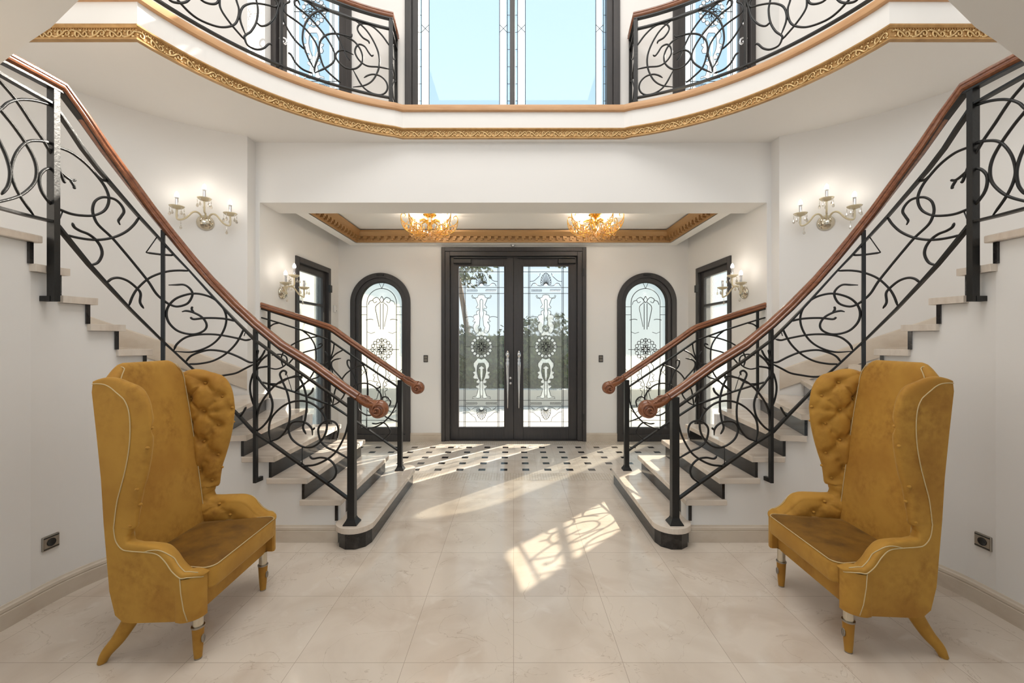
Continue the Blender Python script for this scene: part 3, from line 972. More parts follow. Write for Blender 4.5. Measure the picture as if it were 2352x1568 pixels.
def volute(kit, start, dirv, R, lift, wid=0.037):
    """carved scroll end: leaf-wrapped swelling that rolls into a snail"""
    d = Vector(dirv).normalized(); up = Vector((0, 0, 1))
    h = Vector((d.x, d.y, 0)).normalized(); sd = h.cross(up)
    u = sd.cross(d).normalized()
    bm = new()
    c = start+d*0.197+Vector((0, 0, lift))
    # neck
    n = 12
    path, rad = [], []
    for k in range(n+1):
        t = k/n
        path.append(start+d*(0.175*t)+u*(0.012*sin(pi*t)*-0.6)+Vector((0, 0, (lift+0.018)*t*t)))
        rad.append(lerp(0.031, 0.045, t*t))
    rings = []
    nn = 18
    for k, (p, r) in enumerate(zip(path, rad)):
        ring = []
        for j in range(nn):
            a = 2*pi*j/nn
            fl = 1+0.02*sin(6*a+k*0.6)*(1 if k > 2 else 0)
            ring.append(bm.verts.new(p+sd*(r*0.98*cos(a)*fl)+u*(r*sin(a)*fl)))
        rings.append(ring)
    for a, b in zip(rings, rings[1:]):
        for j in range(nn): bm.faces.new((a[j], a[(j+1) % nn], b[(j+1) % nn], b[j]))
    bm.faces.new(rings[0][::-1]); bm.faces.new(rings[-1])
    kit.part('scroll_neck', bm, M_RAIL, smooth=True)
    # snail: thick disc with a spiral ridge on both faces
    bm = new()
    prof = [(0, -wid), (R*0.45, -wid+0.001), (R*0.7, -wid+0.004), (R*0.92, -wid*0.62), (R, -wid*0.2), (R, wid*0.2),
            (R*0.92, wid*0.62), (R*0.7, wid-0.004), (R*0.45, wid-0.001), (0, wid)]
    lathe(bm, prof, 28, c, sd)
    for sg in (-1, 1):
        pts = []
        for k in range(61):
            t = k/60
            a = sg*0+2*pi*2.3*t+2.2
            r = R*(0.93-0.77*t)
            off = lerp(wid*0.66, wid+0.007, min(1, t*1.3))
            ce = c-h*(0.26*R*t)-up*(0.22*R*t)
            pts.append(ce+h*(r*cos(a))+up*(r*sin(a))+sd*(sg*off))
        tube(bm, pts, lambda t: 0.0115*(1-0.35*t), 8)
        ball(bm, c-h*(0.26*R)-up*(0.22*R)+sd*(sg*(wid+0.003)), 0.0105, 10)
    kit.part('scroll_end', bm, M_RAIL, smooth=True)
    # acanthus flutes
    for sg in (-1, 1):
        bm = new()
        for k in range(6):
            q0 = start+d*(0.015+0.027*k)+u*0.014+sd*(sg*0.026)
            q1 = q0+d*0.045+u*0.020+sd*(sg*0.008)
            q2 = q1+d*0.024-u*0.012+sd*(sg*0.004)
            tube(bm, [Vector(v) for v in spline([tuple(q0-u*0.022), tuple(q0), tuple(q1), tuple(q2)], 4)], lambda t: 0.0062*(1-0.6*abs(2*t-1)), 6)
        kit.part('carved_leaf', bm, M_RAIL, smooth=True)

def near_railing(s):
    k = Kit('stair_railing', 'black iron railing with varnished handrail on the room side of the %s staircase' % NAME[s],
            'railing', (-1.18, 3.09, RISE), s, 'railings on the room side of the stairs')
    H = [on_near(*p) for p in NEAR_HAND]
    bm = new(); sweep(bm, H, HPROF); k.part('handrail', bm, M_RAIL, auto=0.6)
    bm = new(); sweep(bm, [p-Vector((0, 0, 0.037)) for p in H[:-1]], [(-0.021, -0.006), (0.021, -0.006), (0.021, 0.006), (-0.021, 0.006)])
    k.part('handrail_core', bm, M_IRON)
    volute(k, H[-1], H[-1]-H[-3], 0.066, 0.024)
    bm = new(); sweep(bm, [on_near(*p) for p in NEAR_TOP], FLAT); k.part('top_rail', bm, M_IRON)
    bm = new(); sweep(bm, [on_near(*p) for p in NEAR_BOT], FLAT); k.part('bottom_rail', bm, M_IRON)
    newel(k, (-1.18, 3.09), RISE, on_near(808, 905).z-0.02)
    # wall-mounted posts: head under the handrail, foot bracket back into the wall
    def post(px, ytop, ybot, w, d, rot, foot):
        p = on_near(px, ybot)
        bm = new()
        z1 = EYE-(ytop-CY)/F*p.y
        bar(bm, p, w, d, p.z, z1, rot)
        f = Vector((foot[0], foot[1], 0))
        q = [p, p+f]
        n_ = Vector((-f.y, f.x, 0)).normalized()*w/2
        poly = [(a.x, a.y) for a in (q[0]-n_, q[1]-n_, q[1]+n_, q[0]+n_)]
        prism(bm, poly, p.z, p.z+0.03)
        k.part('post', bm, M_IRON)
    post(587, 756, 1108, 0.022, 0.030, 0, (0.01, 0.06))
    t = 1.0
    post(374.5, 529, 905, 0.022, 0.022, 0.5, (-0.035, 0.045))
    post(123, 206, 692, 0.040, 0.034, 0.05, (-0.058, 0.0))
    scrolls(k, NEAR, on_near)
    bm = new()
    for z in (0.0,):
        ball(bm, on_near(586, 833), 0.013, 8); ball(bm, on_near(585.5, 992), 0.012, 8)
    k.part('collar_boss', bm, M_IRON, smooth=True)

def far_railing(s):
    k = Kit('stair_railing', 'black iron railing with varnished handrail on the porch side of the %s staircase' % NAME[s],
            'railing', (-1.195, YF, RISE), s, 'railings on the porch side of the stairs')
    H = [on_far(*p) for p in FAR_HAND]
    bm = new(); sweep(bm, H, HPROF); k.part('handrail', bm, M_RAIL, auto=0.6)
    bm = new(); sweep(bm, [p-Vector((0, 0, 0.037)) for p in H[:-1]], [(-0.021, -0.006), (0.021, -0.006), (0.021, 0.006), (-0.021, 0.006)])
    k.part('handrail_core', bm, M_IRON)
    volute(k, H[-1], H[-1]-H[-3], 0.064, 0.004)
    bm = new(); sweep(bm, [on_far(*p) for p in FAR_TOP], FLAT); k.part('top_rail', bm, M_IRON)
    bm = new(); sweep(bm, [on_far(*p) for p in FAR_BOT], FLAT); k.part('bottom_rail', bm, M_IRON)
    newel(k, (on_far(919, 1000).x, YF), RISE, on_far(919, 868).z-0.02, 0.046)
    for px, a, b in ((618, 714, 935), (757, 762, 990)):
        p = on_far(px, b); bm = new()
        bar(bm, p, 0.020, 0.024, p.z, on_far(px, a).z)
        k.part('post', bm, M_IRON)
    scrolls(k, FAR, on_far)

def gallery_railing(s):
    p0 = on_gal(897.5, 231)
    k = Kit('gallery_railing', 'curved black iron railing on the upper gallery edge, %s of the tall window' % NAME[s],
            'railing', (p0.x, p0.y, FLOOR2), s, 'railings of the upper gallery')
    z_h = on_gal(899, 36).z; z_t = on_gal(896.7, 67).z; z_b = on_gal(898, 225).z
    R = BR+0.075
    a1 = atan2(p0.y-BCY, p0.x+BCX); a0 = a1+1.33
    A = [lerp(a0, a1, i/30) for i in range(31)]
    ring = lambda z: [Vector((-BCX+R*cos(a), BCY+R*sin(a), z)) for a in A]
    back = Vector((p0.x-0.03, YU-0.03, 0))
    lv = lambda z: ring(z)+[Vector((back.x, back.y, z))]
    bm = new(); sweep(bm, lv(z_h), HPROF); k.part('handrail', bm, M_RAIL, auto=0.6)
    bm = new(); sweep(bm, lv(z_h-0.037), [(-0.021, -0.006), (0.021, -0.006), (0.021, 0.006), (-0.021, 0.006)]); k.part('handrail_core', bm, M_IRON)
    bm = new(); sweep(bm, lv(z_t), FLAT); k.part('top_rail', bm, M_IRON)
    bm = new(); sweep(bm, lv(z_b), FLAT); k.part('bottom_rail', bm, M_IRON)
    for p, w in ((p0, 0.036), (back, 0.030)):
        bm = new(); bar(bm, p, w, w, FLOOR2-0.005, z_h-0.03, 0.5 if p is p0 else 0)
        k.part('post', bm, M_IRON)
    m_ = (645-CX)/F
    p = on_gal(646, 100); bm = new(); bar(bm, p, 0.022, 0.022, FLOOR2-0.005, z_h-0.03, 0.9); k.part('post', bm, M_IRON)
    scrolls(k, GAL, on_gal, 0.0088)
    # short return towards the window: three scrolls in its own plane
    def ret(c):
        P = []
        for u, v in spline(c, 5):
            P.append(Vector((lerp(p0.x, back.x, u), lerp(p0.y, back.y, u), lerp(z_b, z_t, v))))
        bm = new(); tube(bm, P, 0.0066, 6); k.part('scroll', bm, M_IRON, smooth=True)
    ret([(0.05, 0.1), (0.5, 0.35), (0.85, 0.6), (0.6, 0.92), (0.2, 0.8), (0.15, 0.55), (0.45, 0.4)])
    ret([(0.95, 0.05), (0.5, 0.12), (0.15, 0.35), (0.3, 0.6), (0.7, 0.45), (0.95, 0.5)])
    ret([(0.05, 0.98), (0.3, 0.7), (0.8, 0.8), (0.95, 0.95)])
for s in (-1, 1):
    near_railing(s); far_railing(s); gallery_railing(s)

# ================================================================ DOORS AND WINDOWS
def pane_lines(kind):
    """lead lines and frosted shapes of one leaded pane, in metres about the pane's foot centre (0.678 x 2.413)"""
    K4, K5 = 0.000826, 0.000867
    v4 = lambda y: (EYE-((600+y/7.838)-CY)/F*YB)-0.196
    v5 = lambda y: (EYE-((790+y/7.465)-CY)/F*YB)-0.196
    A = lambda L: [(x*K4, v4(y)) for x, y in L]
    B = lambda L: [(x*K5, v5(y)) for x, y in L]
    vr = EYE-(796.4-CY)/F*YB-0.196
    lines, frost = [], []
    W2, H = 0.339, 2.413
    for x in (0.262, 0.243): lines.append([(x, 0), (x, H)])
    for y in (v4(175), v4(460), v4(570), v5(975), v5(1078), v5(1345)): lines.append([(0, y), (W2, y)])
    # shells at head and foot
    for f, y0, sg in ((A, 410, -1), (B, 1120, 1)):
        for a in (8, 24, 40, 56, 72, 88):
            r = 215 if f is A else 190
            r *= (1.0 - 0.32*a/90)
            lines.append(f([(30*sin(a*pi/180)*1.0, y0+sg*20*cos(a*pi/180)), (r*sin(a*pi/180)*0.62, y0+sg*r*cos(a*pi/180))]))
        rim = [((215 if f is A else 190)*(1-0.32*a/90)*sin(a*pi/180)*0.62, y0+sg*(215 if f is A else 190)*(1-0.32*a/90)*cos(a*pi/180)) for a in range(0, 96, 8)]
        lines.append(f(rim))
        frost.append(f([(28*cos(pi*k/6-pi/2), y0+28*sin(pi*k/6-pi/2)) for k in range(7)]))
    lines.append(spline(A([(290, 350), (220, 340), (160, 290), (120, 250), (100, 200)]), 3))
    lines.append(spline(A([(270, 440), (240, 390), (190, 385), (150, 420), (100, 430), (40, 420)]), 3))
    frost.append(A([(205, 385), (170, 390), (140, 430), (180, 420)]))
    frost.append(A([(150, 220), (120, 235), (100, 225), (120, 250), (135, 265), (130, 240)]))
    lines.append(spline(B([(255, 1095), (215, 1130), (180, 1140), (120, 1100), (40, 1095)]), 3))
    lines.append(spline(B([(285, 1175), (220, 1185), (160, 1240), (110, 1275), (90, 1340)]), 3))
    frost.append(B([(120, 1095), (180, 1140), (205, 1130), (150, 1110)]))
    frost.append(B([(95, 1330), (115, 1270), (150, 1310), (140, 1330)]))
    # leaf friezes
    for k in range(9):
        for f, y in ((A, 515), (B, 1027)):
            x = 90+k*22
            lines.append(f([(x, y-22), (x-14, y), (x, y+22)]))
    # upper and lower ornament beside the rosette
    up = A([(0, 590), (55, 598), (70, 640), (105, 652), (150, 640), (168, 592), (182, 612), (165, 652), (108, 662), (84, 720), (62, 778),
            (98, 822), (80, 846), (50, 832), (42, 872), (88, 892), (92, 938), (70, 952), (130, 962), (152, 1000), (128, 1042), (166, 1078),
            (132, 1092), (108, 1082), (150, 1150), (142, 1232), (102, 1292), (62, 1288), (44, 1240), (64, 1190), (36, 1150), (34, 1090), (26, 1010), (40, 930), (26, 860), (26, 690), (0, 670)])
    lo = B([(0, 262), (60, 240), (88, 272), (136, 332), (138, 382), (112, 430), (110, 470), (152, 482), (138, 512), (118, 520), (146, 570), (128, 602),
            (82, 602), (58, 612), (90, 640), (84, 672), (54, 682), (40, 676), (56, 712), (100, 718), (90, 752), (54, 772), (68, 832), (88, 900),
            (152, 918), (162, 944), (108, 926), (60, 940), (20, 930), (24, 860), (24, 640), (60, 560), (78, 470), (70, 380), (46, 330), (0, 330)])
    frost += [up, lo]
    lines += [up, lo]
    frost.append(A([(0, 690), (24, 690), (24, 1000), (0, 1010)]))
    frost.append(B([(0, 380), (50, 420), (20, 430), (16, 560), (0, 640)]))
    frost.append(B([(0, 640), (22, 650), (22, 860), (0, 900)]))
    frost.append([(0.045, vr-0.235), (0.08, vr-0.20), (0.05, vr-0.17), (0, vr-0.19), (0, vr-0.24)])
    frost.append([(0.05, vr+0.17), (0.075, vr+0.20), (0.04, vr+0.235), (0, vr+0.22), (0, vr+0.18)])
    lines.append(spline(A([(295, 1005), (230, 990), (190, 990), (155, 1000)]), 3))
    # rosette
    n = 16
    for k in range(n//2+1):
        a = pi/2-pi*k/(n//2)
        c = (0.142*cos(a), vr+0.142*sin(a))
        pet = [(max(0, c[0]+0.026*cos(b)), c[1]+0.026*sin(b)) for b in [2*pi*j/8 for j in range(8)]]
        frost.append(pet); lines.append(pet+[pet[0]])
    for r, m_ in ((0.115, 8), (0.075, 8)):
        for k in range(m_//2+1):
            a = pi/2-pi*(k+(0.5 if r < 0.1 else 0))/(m_//2)
            if k == m_//2 and r < 0.1: continue
            q = [(0.30*r*cos(a), vr+0.30*r*sin(a)), (0.75*r*cos(a+0.3), vr+0.75*r*sin(a+0.3)), (r*cos(a), vr+r*sin(a)), (0.75*r*cos(a-0.3), vr+0.75*r*sin(a-0.3)), (0.30*r*cos(a), vr+0.30*r*sin(a))]
            lines.append([(max(0, x), y) for x, y in q])
    c = [(0.026*cos(a), vr+0.026*sin(a)) for a in [pi/2-pi*j/8 for j in range(9)]]
    lines.append(c)
    lines.append([(0, vr), (0.262, vr)])
    return lines, frost

def leaded(parent, fn, su, sv, which='all', rl=0.0042, frosted=True, bright=False):
    """fn(u, v, depth) -> world; builds the leading and the frosted pieces of a pane"""
    lines, frost = pane_lines('door')
    bm = new()
    for L in lines:
        for sg in (-1, 1):
            tube(bm, [fn(sg*u*su, v*sv, 0) for u, v in L], rl, 4)
    obj('leading', bm, M_LEAD, parent)
    if frosted:
        bm = new()
        for P in frost:
            for sg in (-1, 1):
                Q = [(sg*u*su, v*sv) for u, v in P]
                try: slab(bm, Q, lambda a, b, d: fn(a, b, 0.002+d), 0.003)
                except ValueError: pass
        obj('frosted_ornament', bm, G_FROST, parent)

# ---- main entrance: double leaf door
d1 = thing('door_1', None, None, (0, YB, 0), kind='structure')
def P1(bm): bmesh.ops.translate(bm, vec=(0, -YB, 0), verts=bm.verts); return bm
bm = new()
for a, b in ((DX0, DX0+0.055), (DX1-0.055, DX1)): box(bm, a, b, YB-0.03, YB+0.2, 0, DZ)
box(bm, DX0+0.055, DX1-0.055, YB-0.03, YB+0.2, DZ-0.06, DZ)
for a, b in ((DX0+0.055, -0.944), (0.954, DX1-0.055)): box(bm, a, b, YB-0.012, YB+0.2, 0, DZ-0.06)
box(bm, -0.944, 0.954, YB-0.012, YB+0.2, 2.753, DZ-0.06)
obj('door_frame', P1(bm), M_FRAME, d1, bevel=0.004)
ZG0, ZG1 = 0.196, 2.609
def ring(bm, x0, x1, z0, z1, X0, X1, Z0, Z1, y0, y1):
    box(bm, X0, x0, y0, y1, Z0, Z1); box(bm, x1, X1, y0, y1, Z0, Z1)
    box(bm, x0, x1, y0, y1, Z0, z0); box(bm, x0, x1, y0, y1, z1, Z1)
for (lx0, lx1, gx0, gx1, sg) in ((-0.942, 0.001, -0.817, -0.139, -1), (0.005, 0.952, 0.152, 0.828, 1)):
    bm = new()
    ring(bm, gx0, gx1, ZG0, ZG1, lx0, lx1, 0.012, 2.75, YB+0.055, YB+0.105)
    ring(bm, gx0, gx1, ZG0, ZG1, gx0-0.018, gx1+0.018, ZG0-0.018, ZG1+0.018, YB+0.045, YB+0.058)
    leaf = obj('door_leaf', P1(bm), M_FRAME, d1, bevel=0.003)
    bm = new()
    gm = (gx0+gx1)/2
    w = (gx1-gx0)/2
    k = w/0.339
    yg = YB+0.08
    def quad(x0, x1, z0, z1, mi):
        f = bm.faces.new([bm.verts.new(v) for v in ((x0, yg, z0), (x1, yg, z0), (x1, yg, z1), (x0, yg, z1))]); f.material_index = mi
    a = 0.243*k
    quad(gm-a, gm+a, ZG0+0.20, ZG1-0.40, 0)
    quad(gx0, gm-a, ZG0, ZG1, 1); quad(gm+a, gx1, ZG0, ZG1, 1)
    quad(gm-a, gm+a, ZG0, ZG0+0.20, 1); quad(gm-a, gm+a, ZG1-0.40, ZG1, 1)
    obj('glass', P1(bm), [G_TEXT, G_CLEAR], leaf)
    leaded(leaf, lambda u, v, d, gm=gm: Vector((gm+u, 0.068-d, ZG0+v)), k, 1.0)
    # torch-shaped pull
    hx = (1166.3-CX)/F*YB if sg < 0 else (1191.7-CX)/F*YB
    z_ = lambda py: EYE-(py-CY)/F*YB
    bm = new()
    pr = [(0.004, z_(937)), (0.008, z_(930)), (0.012, z_(905)), (0.018, z_(870)), (0.023, z_(842)), (0.029, z_(833)), (0.020, z_(829)),
          (0.026, z_(825)), (0.014, z_(822)), (0.022, z_(819)), (0.030, z_(815)), (0.027, z_(811)), (0.012, z_(806)), (0.0, z_(803.5))]
    lathe(bm, [(0, z_(937.5))]+pr, 14, (hx, YB-0.005, 0))
    for py in (836, 915):
        tube(bm, [(hx, YB-0.005, z_(py)), (hx, YB+0.056, z_(py))], 0.008, 8)
    obj('pull_handle', P1(bm), M_CHROME, leaf, smooth=True)
    # overhead closer
    bm = new()
    cx0, cx1 = ((1041-CX)/F*YB, (1081.5-CX)/F*YB) if sg < 0 else ((1282.5-CX)/F*YB, (1322-CX)/F*YB)
    box(bm, cx0, cx1, YB-0.005, YB+0.056, z_(604), z_(594.5))
    box(bm, *( (cx0, cx0+0.8) if sg < 0 else (cx1-0.86, cx1) ), YB+0.015, YB+0.045, z_(592.5), z_(589))
    obj('door_closer', P1(bm), M_BLACK, leaf, bevel=0.003)
    if sg < 0:
        bm = new()
        for py in (868.5, 880.5):
            lathe(bm, [(0, 0.02), (0.019, 0.018), (0.021, 0.006), (0.021, 0)], 14, ((1172.5-CX)/F*YB, YB+0.055, z_(py)), (0, -1, 0))
        obj('lock', P1(bm), M_CHROME, leaf, smooth=True)
bm = new(); box(bm, -0.022, 0.028, 0.106, 0.118, 0.012, 2.75); obj('door_stop', bm, M_FRAME, d1)
bm = new(); box(bm, -0.94, 0.95, YB, YB+0.2, 0, 0.012); obj('threshold', P1(bm), M_FRAME, d1)
bm = new()
for z in (2.45, 0.3): box(bm, 1.02, 1.05, YB-0.042, YB-0.028, z, z+0.11)
obj('hinge', P1(bm), M_BLACK, d1)

# ---- arched windows either side of the entrance
for i, (a, b) in enumerate(ARCH):
    c = (a+b)/2; R = (b-a)/2; sp = AZ-R
    w = thing('window_%d' % (i+1), None, None, (c, YB, 0), kind='structure')
    def archring(bm, r0, r1, zb0, zb1, y0, y1):
        o = [(-r1, 0)] + [(-r1*cos(pi*k/36), sp+r1*sin(pi*k/36)) for k in range(37)] + [(r1, 0)]
        q = [(-r0, zb1)] + [(-r0*cos(pi*k/36), sp+r0*sin(pi*k/36)) for k in range(37)] + [(r0, zb1)]
        o[0] = (-r1, zb0); o[-1] = (r1, zb0)
        V = [[bm.verts.new((p[0], y, p[1])) for p in L] for L in (o, q) for y in (y0, y1)]
        n = len(o)
        for k in range(n-1):
            bm.faces.new((V[0][k], V[0][k+1], V[2][k+1], V[2][k])); bm.faces.new((V[1][k], V[3][k], V[3][k+1], V[1][k+1]))
            bm.faces.new((V[0][k], V[1][k], V[1][k+1], V[0][k+1])); bm.faces.new((V[2][k], V[2][k+1], V[3][k+1], V[3][k]))
        bm.faces.new((V[0][0], V[2][0], V[2][-1], V[0][-1])); bm.faces.new((V[1][0], V[1][-1], V[3][-1], V[3][0]))
        bm.faces.new((V[2][0], V[3][0], V[3][-1], V[2][-1])); bm.faces.new((V[0][0], V[0][-1], V[1][-1], V[1][0]))
    bm = new()
    archring(bm, R-0.07, R+0.001, 0.0, 0.10, -0.03, 0.16)
    obj('window_frame', bm, M_FRAME, w, bevel=0.003)
    bm = new()
    archring(bm, R-0.122, R-0.069, 0.06, 0.19, 0.0, 0.12)
    archring(bm, R-0.132, R-0.121, 0.185, 0.20, 0.02, 0.08)
    obj('sash', bm, M_FRAME, w, bevel=0.003)
    bm = new(); box(bm, -0.05, 0.05, -0.045, -0.029, AZ-0.045, AZ-0.02); obj('catch', bm, M_BLACK, w)
    r = R-0.125
    bm = new()
    pts = [(-r, 0.19)] + [(-r*cos(pi*k/36), sp+r*sin(pi*k/36)) for k in range(37)] + [(r, 0.19)]
    f = bm.faces.new([bm.verts.new((p[0], 0.06, p[1])) for p in pts])
    bmesh.ops.triangulate(bm, faces=[f])
    obj('glass', bm, G_PALE, w)
    # leading: border following the arch, cross-hatch and the column ornament
    bm = new()
    for rr in (r-0.012, r-0.098):
        tube(bm, [(-rr, 0.045, 0.20)]+[(-rr*cos(pi*k/30), 0.045, sp+rr*sin(pi*k/30)) for k in range(31)]+[(rr, 0.045, 0.20)], 0.0050, 4)
    for z in (0.30,): tube(bm, [(-r, 0.045, z), (r, 0.045, z)], 0.0050, 4)
    for sg in (-1, 1):
        for z in (2.0, 1.88): tube(bm, [(sg*(r-0.098), 0.045, z), (sg*r, 0.045, z)], 0.0038, 4)
        for z in (1.02,):
            tube(bm, [(sg*(r-0.098), 0.045, z-0.05), (sg*(r-0.012), 0.045, z+0.05)], 0.0038, 4)
            tube(bm, [(sg*(r-0.098), 0.045, z+0.05), (sg*(r-0.012), 0.045, z-0.05)], 0.0038, 4)
        tube(bm, [(sg*0.10, 0.045, 1.62), (sg*0.16, 0.045, 1.60), (sg*(r-0.1), 0.045, 1.625)], 0.0038, 4)
        tube(bm, [(sg*0.12, 0.045, 0.88), (sg*0.17, 0.045, 0.90), (sg*(r-0.1), 0.045, 0.88)], 0.0038, 4)
        tube(bm, [(0.0, 0.045, sp+r-0.10), (sg*0.04, 0.045, sp+r-0.012)], 0.0038, 4)
    L, FR = pane_lines('arch')
    H = 2.413
    keep = [q for q in L[2+6+14:]]
    for q in keep:
        if max(p[1] for p in q) > 1.98 or min(p[1] for p in q) < 0.22: continue
        for sg in (-1, 1):
            tube(bm, [(sg*p[0]*0.98, 0.045, 0.155+p[1]*1.0) for p in q], 0.0050, 4)
    # fleuron at the head
    for q in ([(0, 2.06), (0.03, 2.10), (0.0, 2.16)], [(0.02, 2.09), (0.07, 2.14), (0.13, 2.11), (0.11, 2.06), (0.07, 2.08)], [(0.13, 2.10), (0.18, 2.08), (0.2, 2.03)],
              [(0.02, 2.07), (0.09, 2.00), (0.075, 1.88), (0.05, 1.76), (0.04, 1.70)], [(0.022, 2.05), (0.022, 1.66)]):
        for sg in (-1, 1):
            tube(bm, [(sg*p[0], 0.045, p[1]) for p in spline(q, 4)], 0.0050, 4)
    obj('leading', bm, M_LEAD, w)

# ---- tall glazed doors in the side walls of the porch
for i, s in enumerate((-1, 1)):
    d = thing('door_%d' % (i+2), None, None, (s*2.60, 5.505, 0), kind='structure')
    q = lambda y: y-5.505
    X = lambda a, b: sorted((s*(a-2.60), s*(b-2.60)))
    bm = new()
    def rg(y0, y1, z0, z1, Y0, Y1, Z0, Z1, xa, xb):
        x0, x1 = X(xa, xb)
        box(bm, x0, x1, q(Y0), q(y0), Z0, Z1); box(bm, x0, x1, q(y1), q(Y1), Z0, Z1)
        box(bm, x0, x1, q(y0), q(y1), Z0, z0); box(bm, x0, x1, q(y0), q(y1), z1, Z1)
    rg(5.10, 5.91, 0.02, 2.44, 5.03, 5.98, 0.0, 2.51, 2.58, 2.76)
    obj('door_frame', bm, M_FRAME, d, bevel=0.003)
    bm = new()
    rg(5.19, 5.82, 0.28, 2.36, 5.102, 5.908, 0.025, 2.438, 2.625, 2.675)
    x0, x1 = X(2.62, 2.68)
    box(bm, x0, x1, q(5.19), q(5.82), 1.96, 1.99)
    leaf = obj('door_leaf', bm, M_FRAME, d, bevel=0.003)
    bm = new()
    x = s*0.05
    for z0, z1 in ((0.27, 1.965), (1.985, 2.37)):
        bm.faces.new([bm.verts.new(v) for v in ((x, q(5.18), z0), (x, q(5.83), z0), (x, q(5.83), z1), (x, q(5.18), z1))])
    obj('glass', bm, G_SIDE, leaf)
    bm = new()
    for z in (2.17, 1.1, 0.25): box(bm, *X(2.555, 2.582), q(5.90), q(5.96), z, z+0.10)
    obj('hinge', bm, M_BLACK, d)
    bm = new(); lathe(bm, [(0, 0.05), (0.02, 0.05), (0.024, 0.03), (0.01, 0.02), (0.01, 0)], 12, (s*0.025, q(5.145), 1.05), (-s, 0, 0)); obj('door_knob', bm, M_BLACK, leaf, smooth=True)

# ---- gallery: tall central window and two leaded doors
w3 = thing('window_3', None, None, (0, YU, FLOOR2), kind='structure')
a, b = UX['c']
bm = new()
for p, q_ in ((a, a+0.07), (b-0.07, b)): box(bm, p, q_, -0.03, 0.17, 0, UT-FLOOR2)
box(bm, a, b, -0.03, 0.17, UT-FLOOR2-0.07, UT-FLOOR2); box(bm, a, b, -0.03, 0.17, -0.005, 0.05)
for p, q_ in ((a+0.07, a+0.135), (b-0.135, b-0.07)): box(bm, p, q_, 0.02, 0.12, 0.04, UT-FLOOR2-0.06)
box(bm, -0.038, 0.018, 0.0, 0.12, 0.04, UT-FLOOR2-0.06)
obj('window_frame', bm, M_FRAME, w3, bevel=0.003)
zt = UT-FLOOR2-0.07
for x0, x1 in ((a+0.133, -0.037), (0.017, b-0.133)):
    bm = new()
    bw = 0.030; fw = 0.085
    y = 0.07
    def quad(p0, p1, z0, z1, mi):
        f = bm.faces.new([bm.verts.new(v) for v in ((p0, y, z0), (p1, y, z0), (p1, y, z1), (p0, y, z1))]); f.material_index = mi
    zb = 0.05
    quad(x0, x0+bw, zb, zt, 1); quad(x1-bw, x1, zb, zt, 1)
    quad(x0+bw, x0+bw+fw, zb, zt, 0); quad(x1-bw-fw, x1-bw, zb, zt, 0)
    quad(x0+bw+fw, x1-bw-fw, zb, 0.24, 0); quad(x0+bw+fw, x1-bw-fw, 0.24, zt, 1)
    pn = obj('glass', bm, [G_FROST, G_CLEAR], w3)
    bm = new()
    for x in (x0+bw, x1-bw, x0+bw+fw, x1-bw-fw): tube(bm, [(x, 0.06, zb), (x, 0.06, zt)], 0.0038, 4)
    tube(bm, [(x0+bw, 0.06, 0.24), (x1-bw, 0.06, 0.24)], 0.0050, 4)
    for x in (x0+bw/2, x1-bw/2):
        for k in range(12): tube(bm, [(x-bw/2, 0.06, 0.30+k*0.19), (x+bw/2, 0.06, 0.30+k*0.19)], 0.0025, 4)
    for x in (x0+bw, x1-bw-fw):
        for z in (1.06, 2.1):
            tube(bm, [(x, 0.06, z), (x+fw, 0.06, z+0.085)], 0.0028, 4); tube(bm, [(x+fw, 0.06, z), (x, 0.06, z+0.085)], 0.0028, 4)
    obj('leading', bm, M_LEAD, pn)

for i, (key, s) in enumerate((('l', -1), ('r', 1))):
    a, b = UX[key]
    d = thing('door_%d' % (i+4), None, None, ((a+b)/2, YU, FLOOR2), kind='structure')
    c = (a+b)/2; hw = (b-a)/2; T = UT-FLOOR2
    bm = new()
    for p, q_ in ((-hw, -hw+0.055), (hw-0.055, hw)): box(bm, p, q_, -0.02, 0.18, 0, T)
    box(bm, -hw, hw, -0.02, 0.18, T-0.06, T)
    obj('door_frame', bm, M_FRAME, d, bevel=0.003)
    bm = new()
    gi = hw-0.058; go = gi-0.095
    ring(bm, -go, go, 0.13, T-0.16, -gi, gi, 0.005, T-0.065, 0.03, 0.085)
    leaf = obj('door_leaf', bm, M_FRAME, d, bevel=0.003)
    bm = new()
    y = 0.06
    def quad(p0, p1, z0, z1, mi):
        f = bm.faces.new([bm.verts.new(v) for v in ((p0, y, z0), (p1, y, z0), (p1, y, z1), (p0, y, z1))]); f.material_index = mi
    k = go/0.339
    quad(-go, -0.2*k, 0.12, T-0.15, 1); quad(0.2*k, go, 0.12, T-0.15, 1); quad(-0.2*k, 0.2*k, 0.12, T-0.15, 0)
    obj('glass', bm, [G_CLEAR, G_FROST], leaf)
    leaded(leaf, lambda u, v, dd: Vector((u, 0.052-dd, 0.13+v)), k, (T-0.29)/2.413, rl=0.0036)
    bm = new()
    hx = s*(gi-0.045)
    for z in (0.93, 1.13):
        lathe(bm, [(0, 0.012), (0.024, 0.012), (0.024, 0)], 12, (hx, 0.03, z), (0, -1, 0))
    tube(bm, [Vector(p) for p in spline([(hx, 0.03, 0.93), (hx, -0.025, 0.93), (hx-s*0.03, -0.03, 0.935), (hx-s*0.07, -0.03, 0.92), (hx-s*0.075, -0.03, 0.88), (hx-s*0.05, -0.03, 0.865)], 4)], 0.010, 8)
    obj('lever_handle', bm, M_CHROME, leaf, smooth=True)

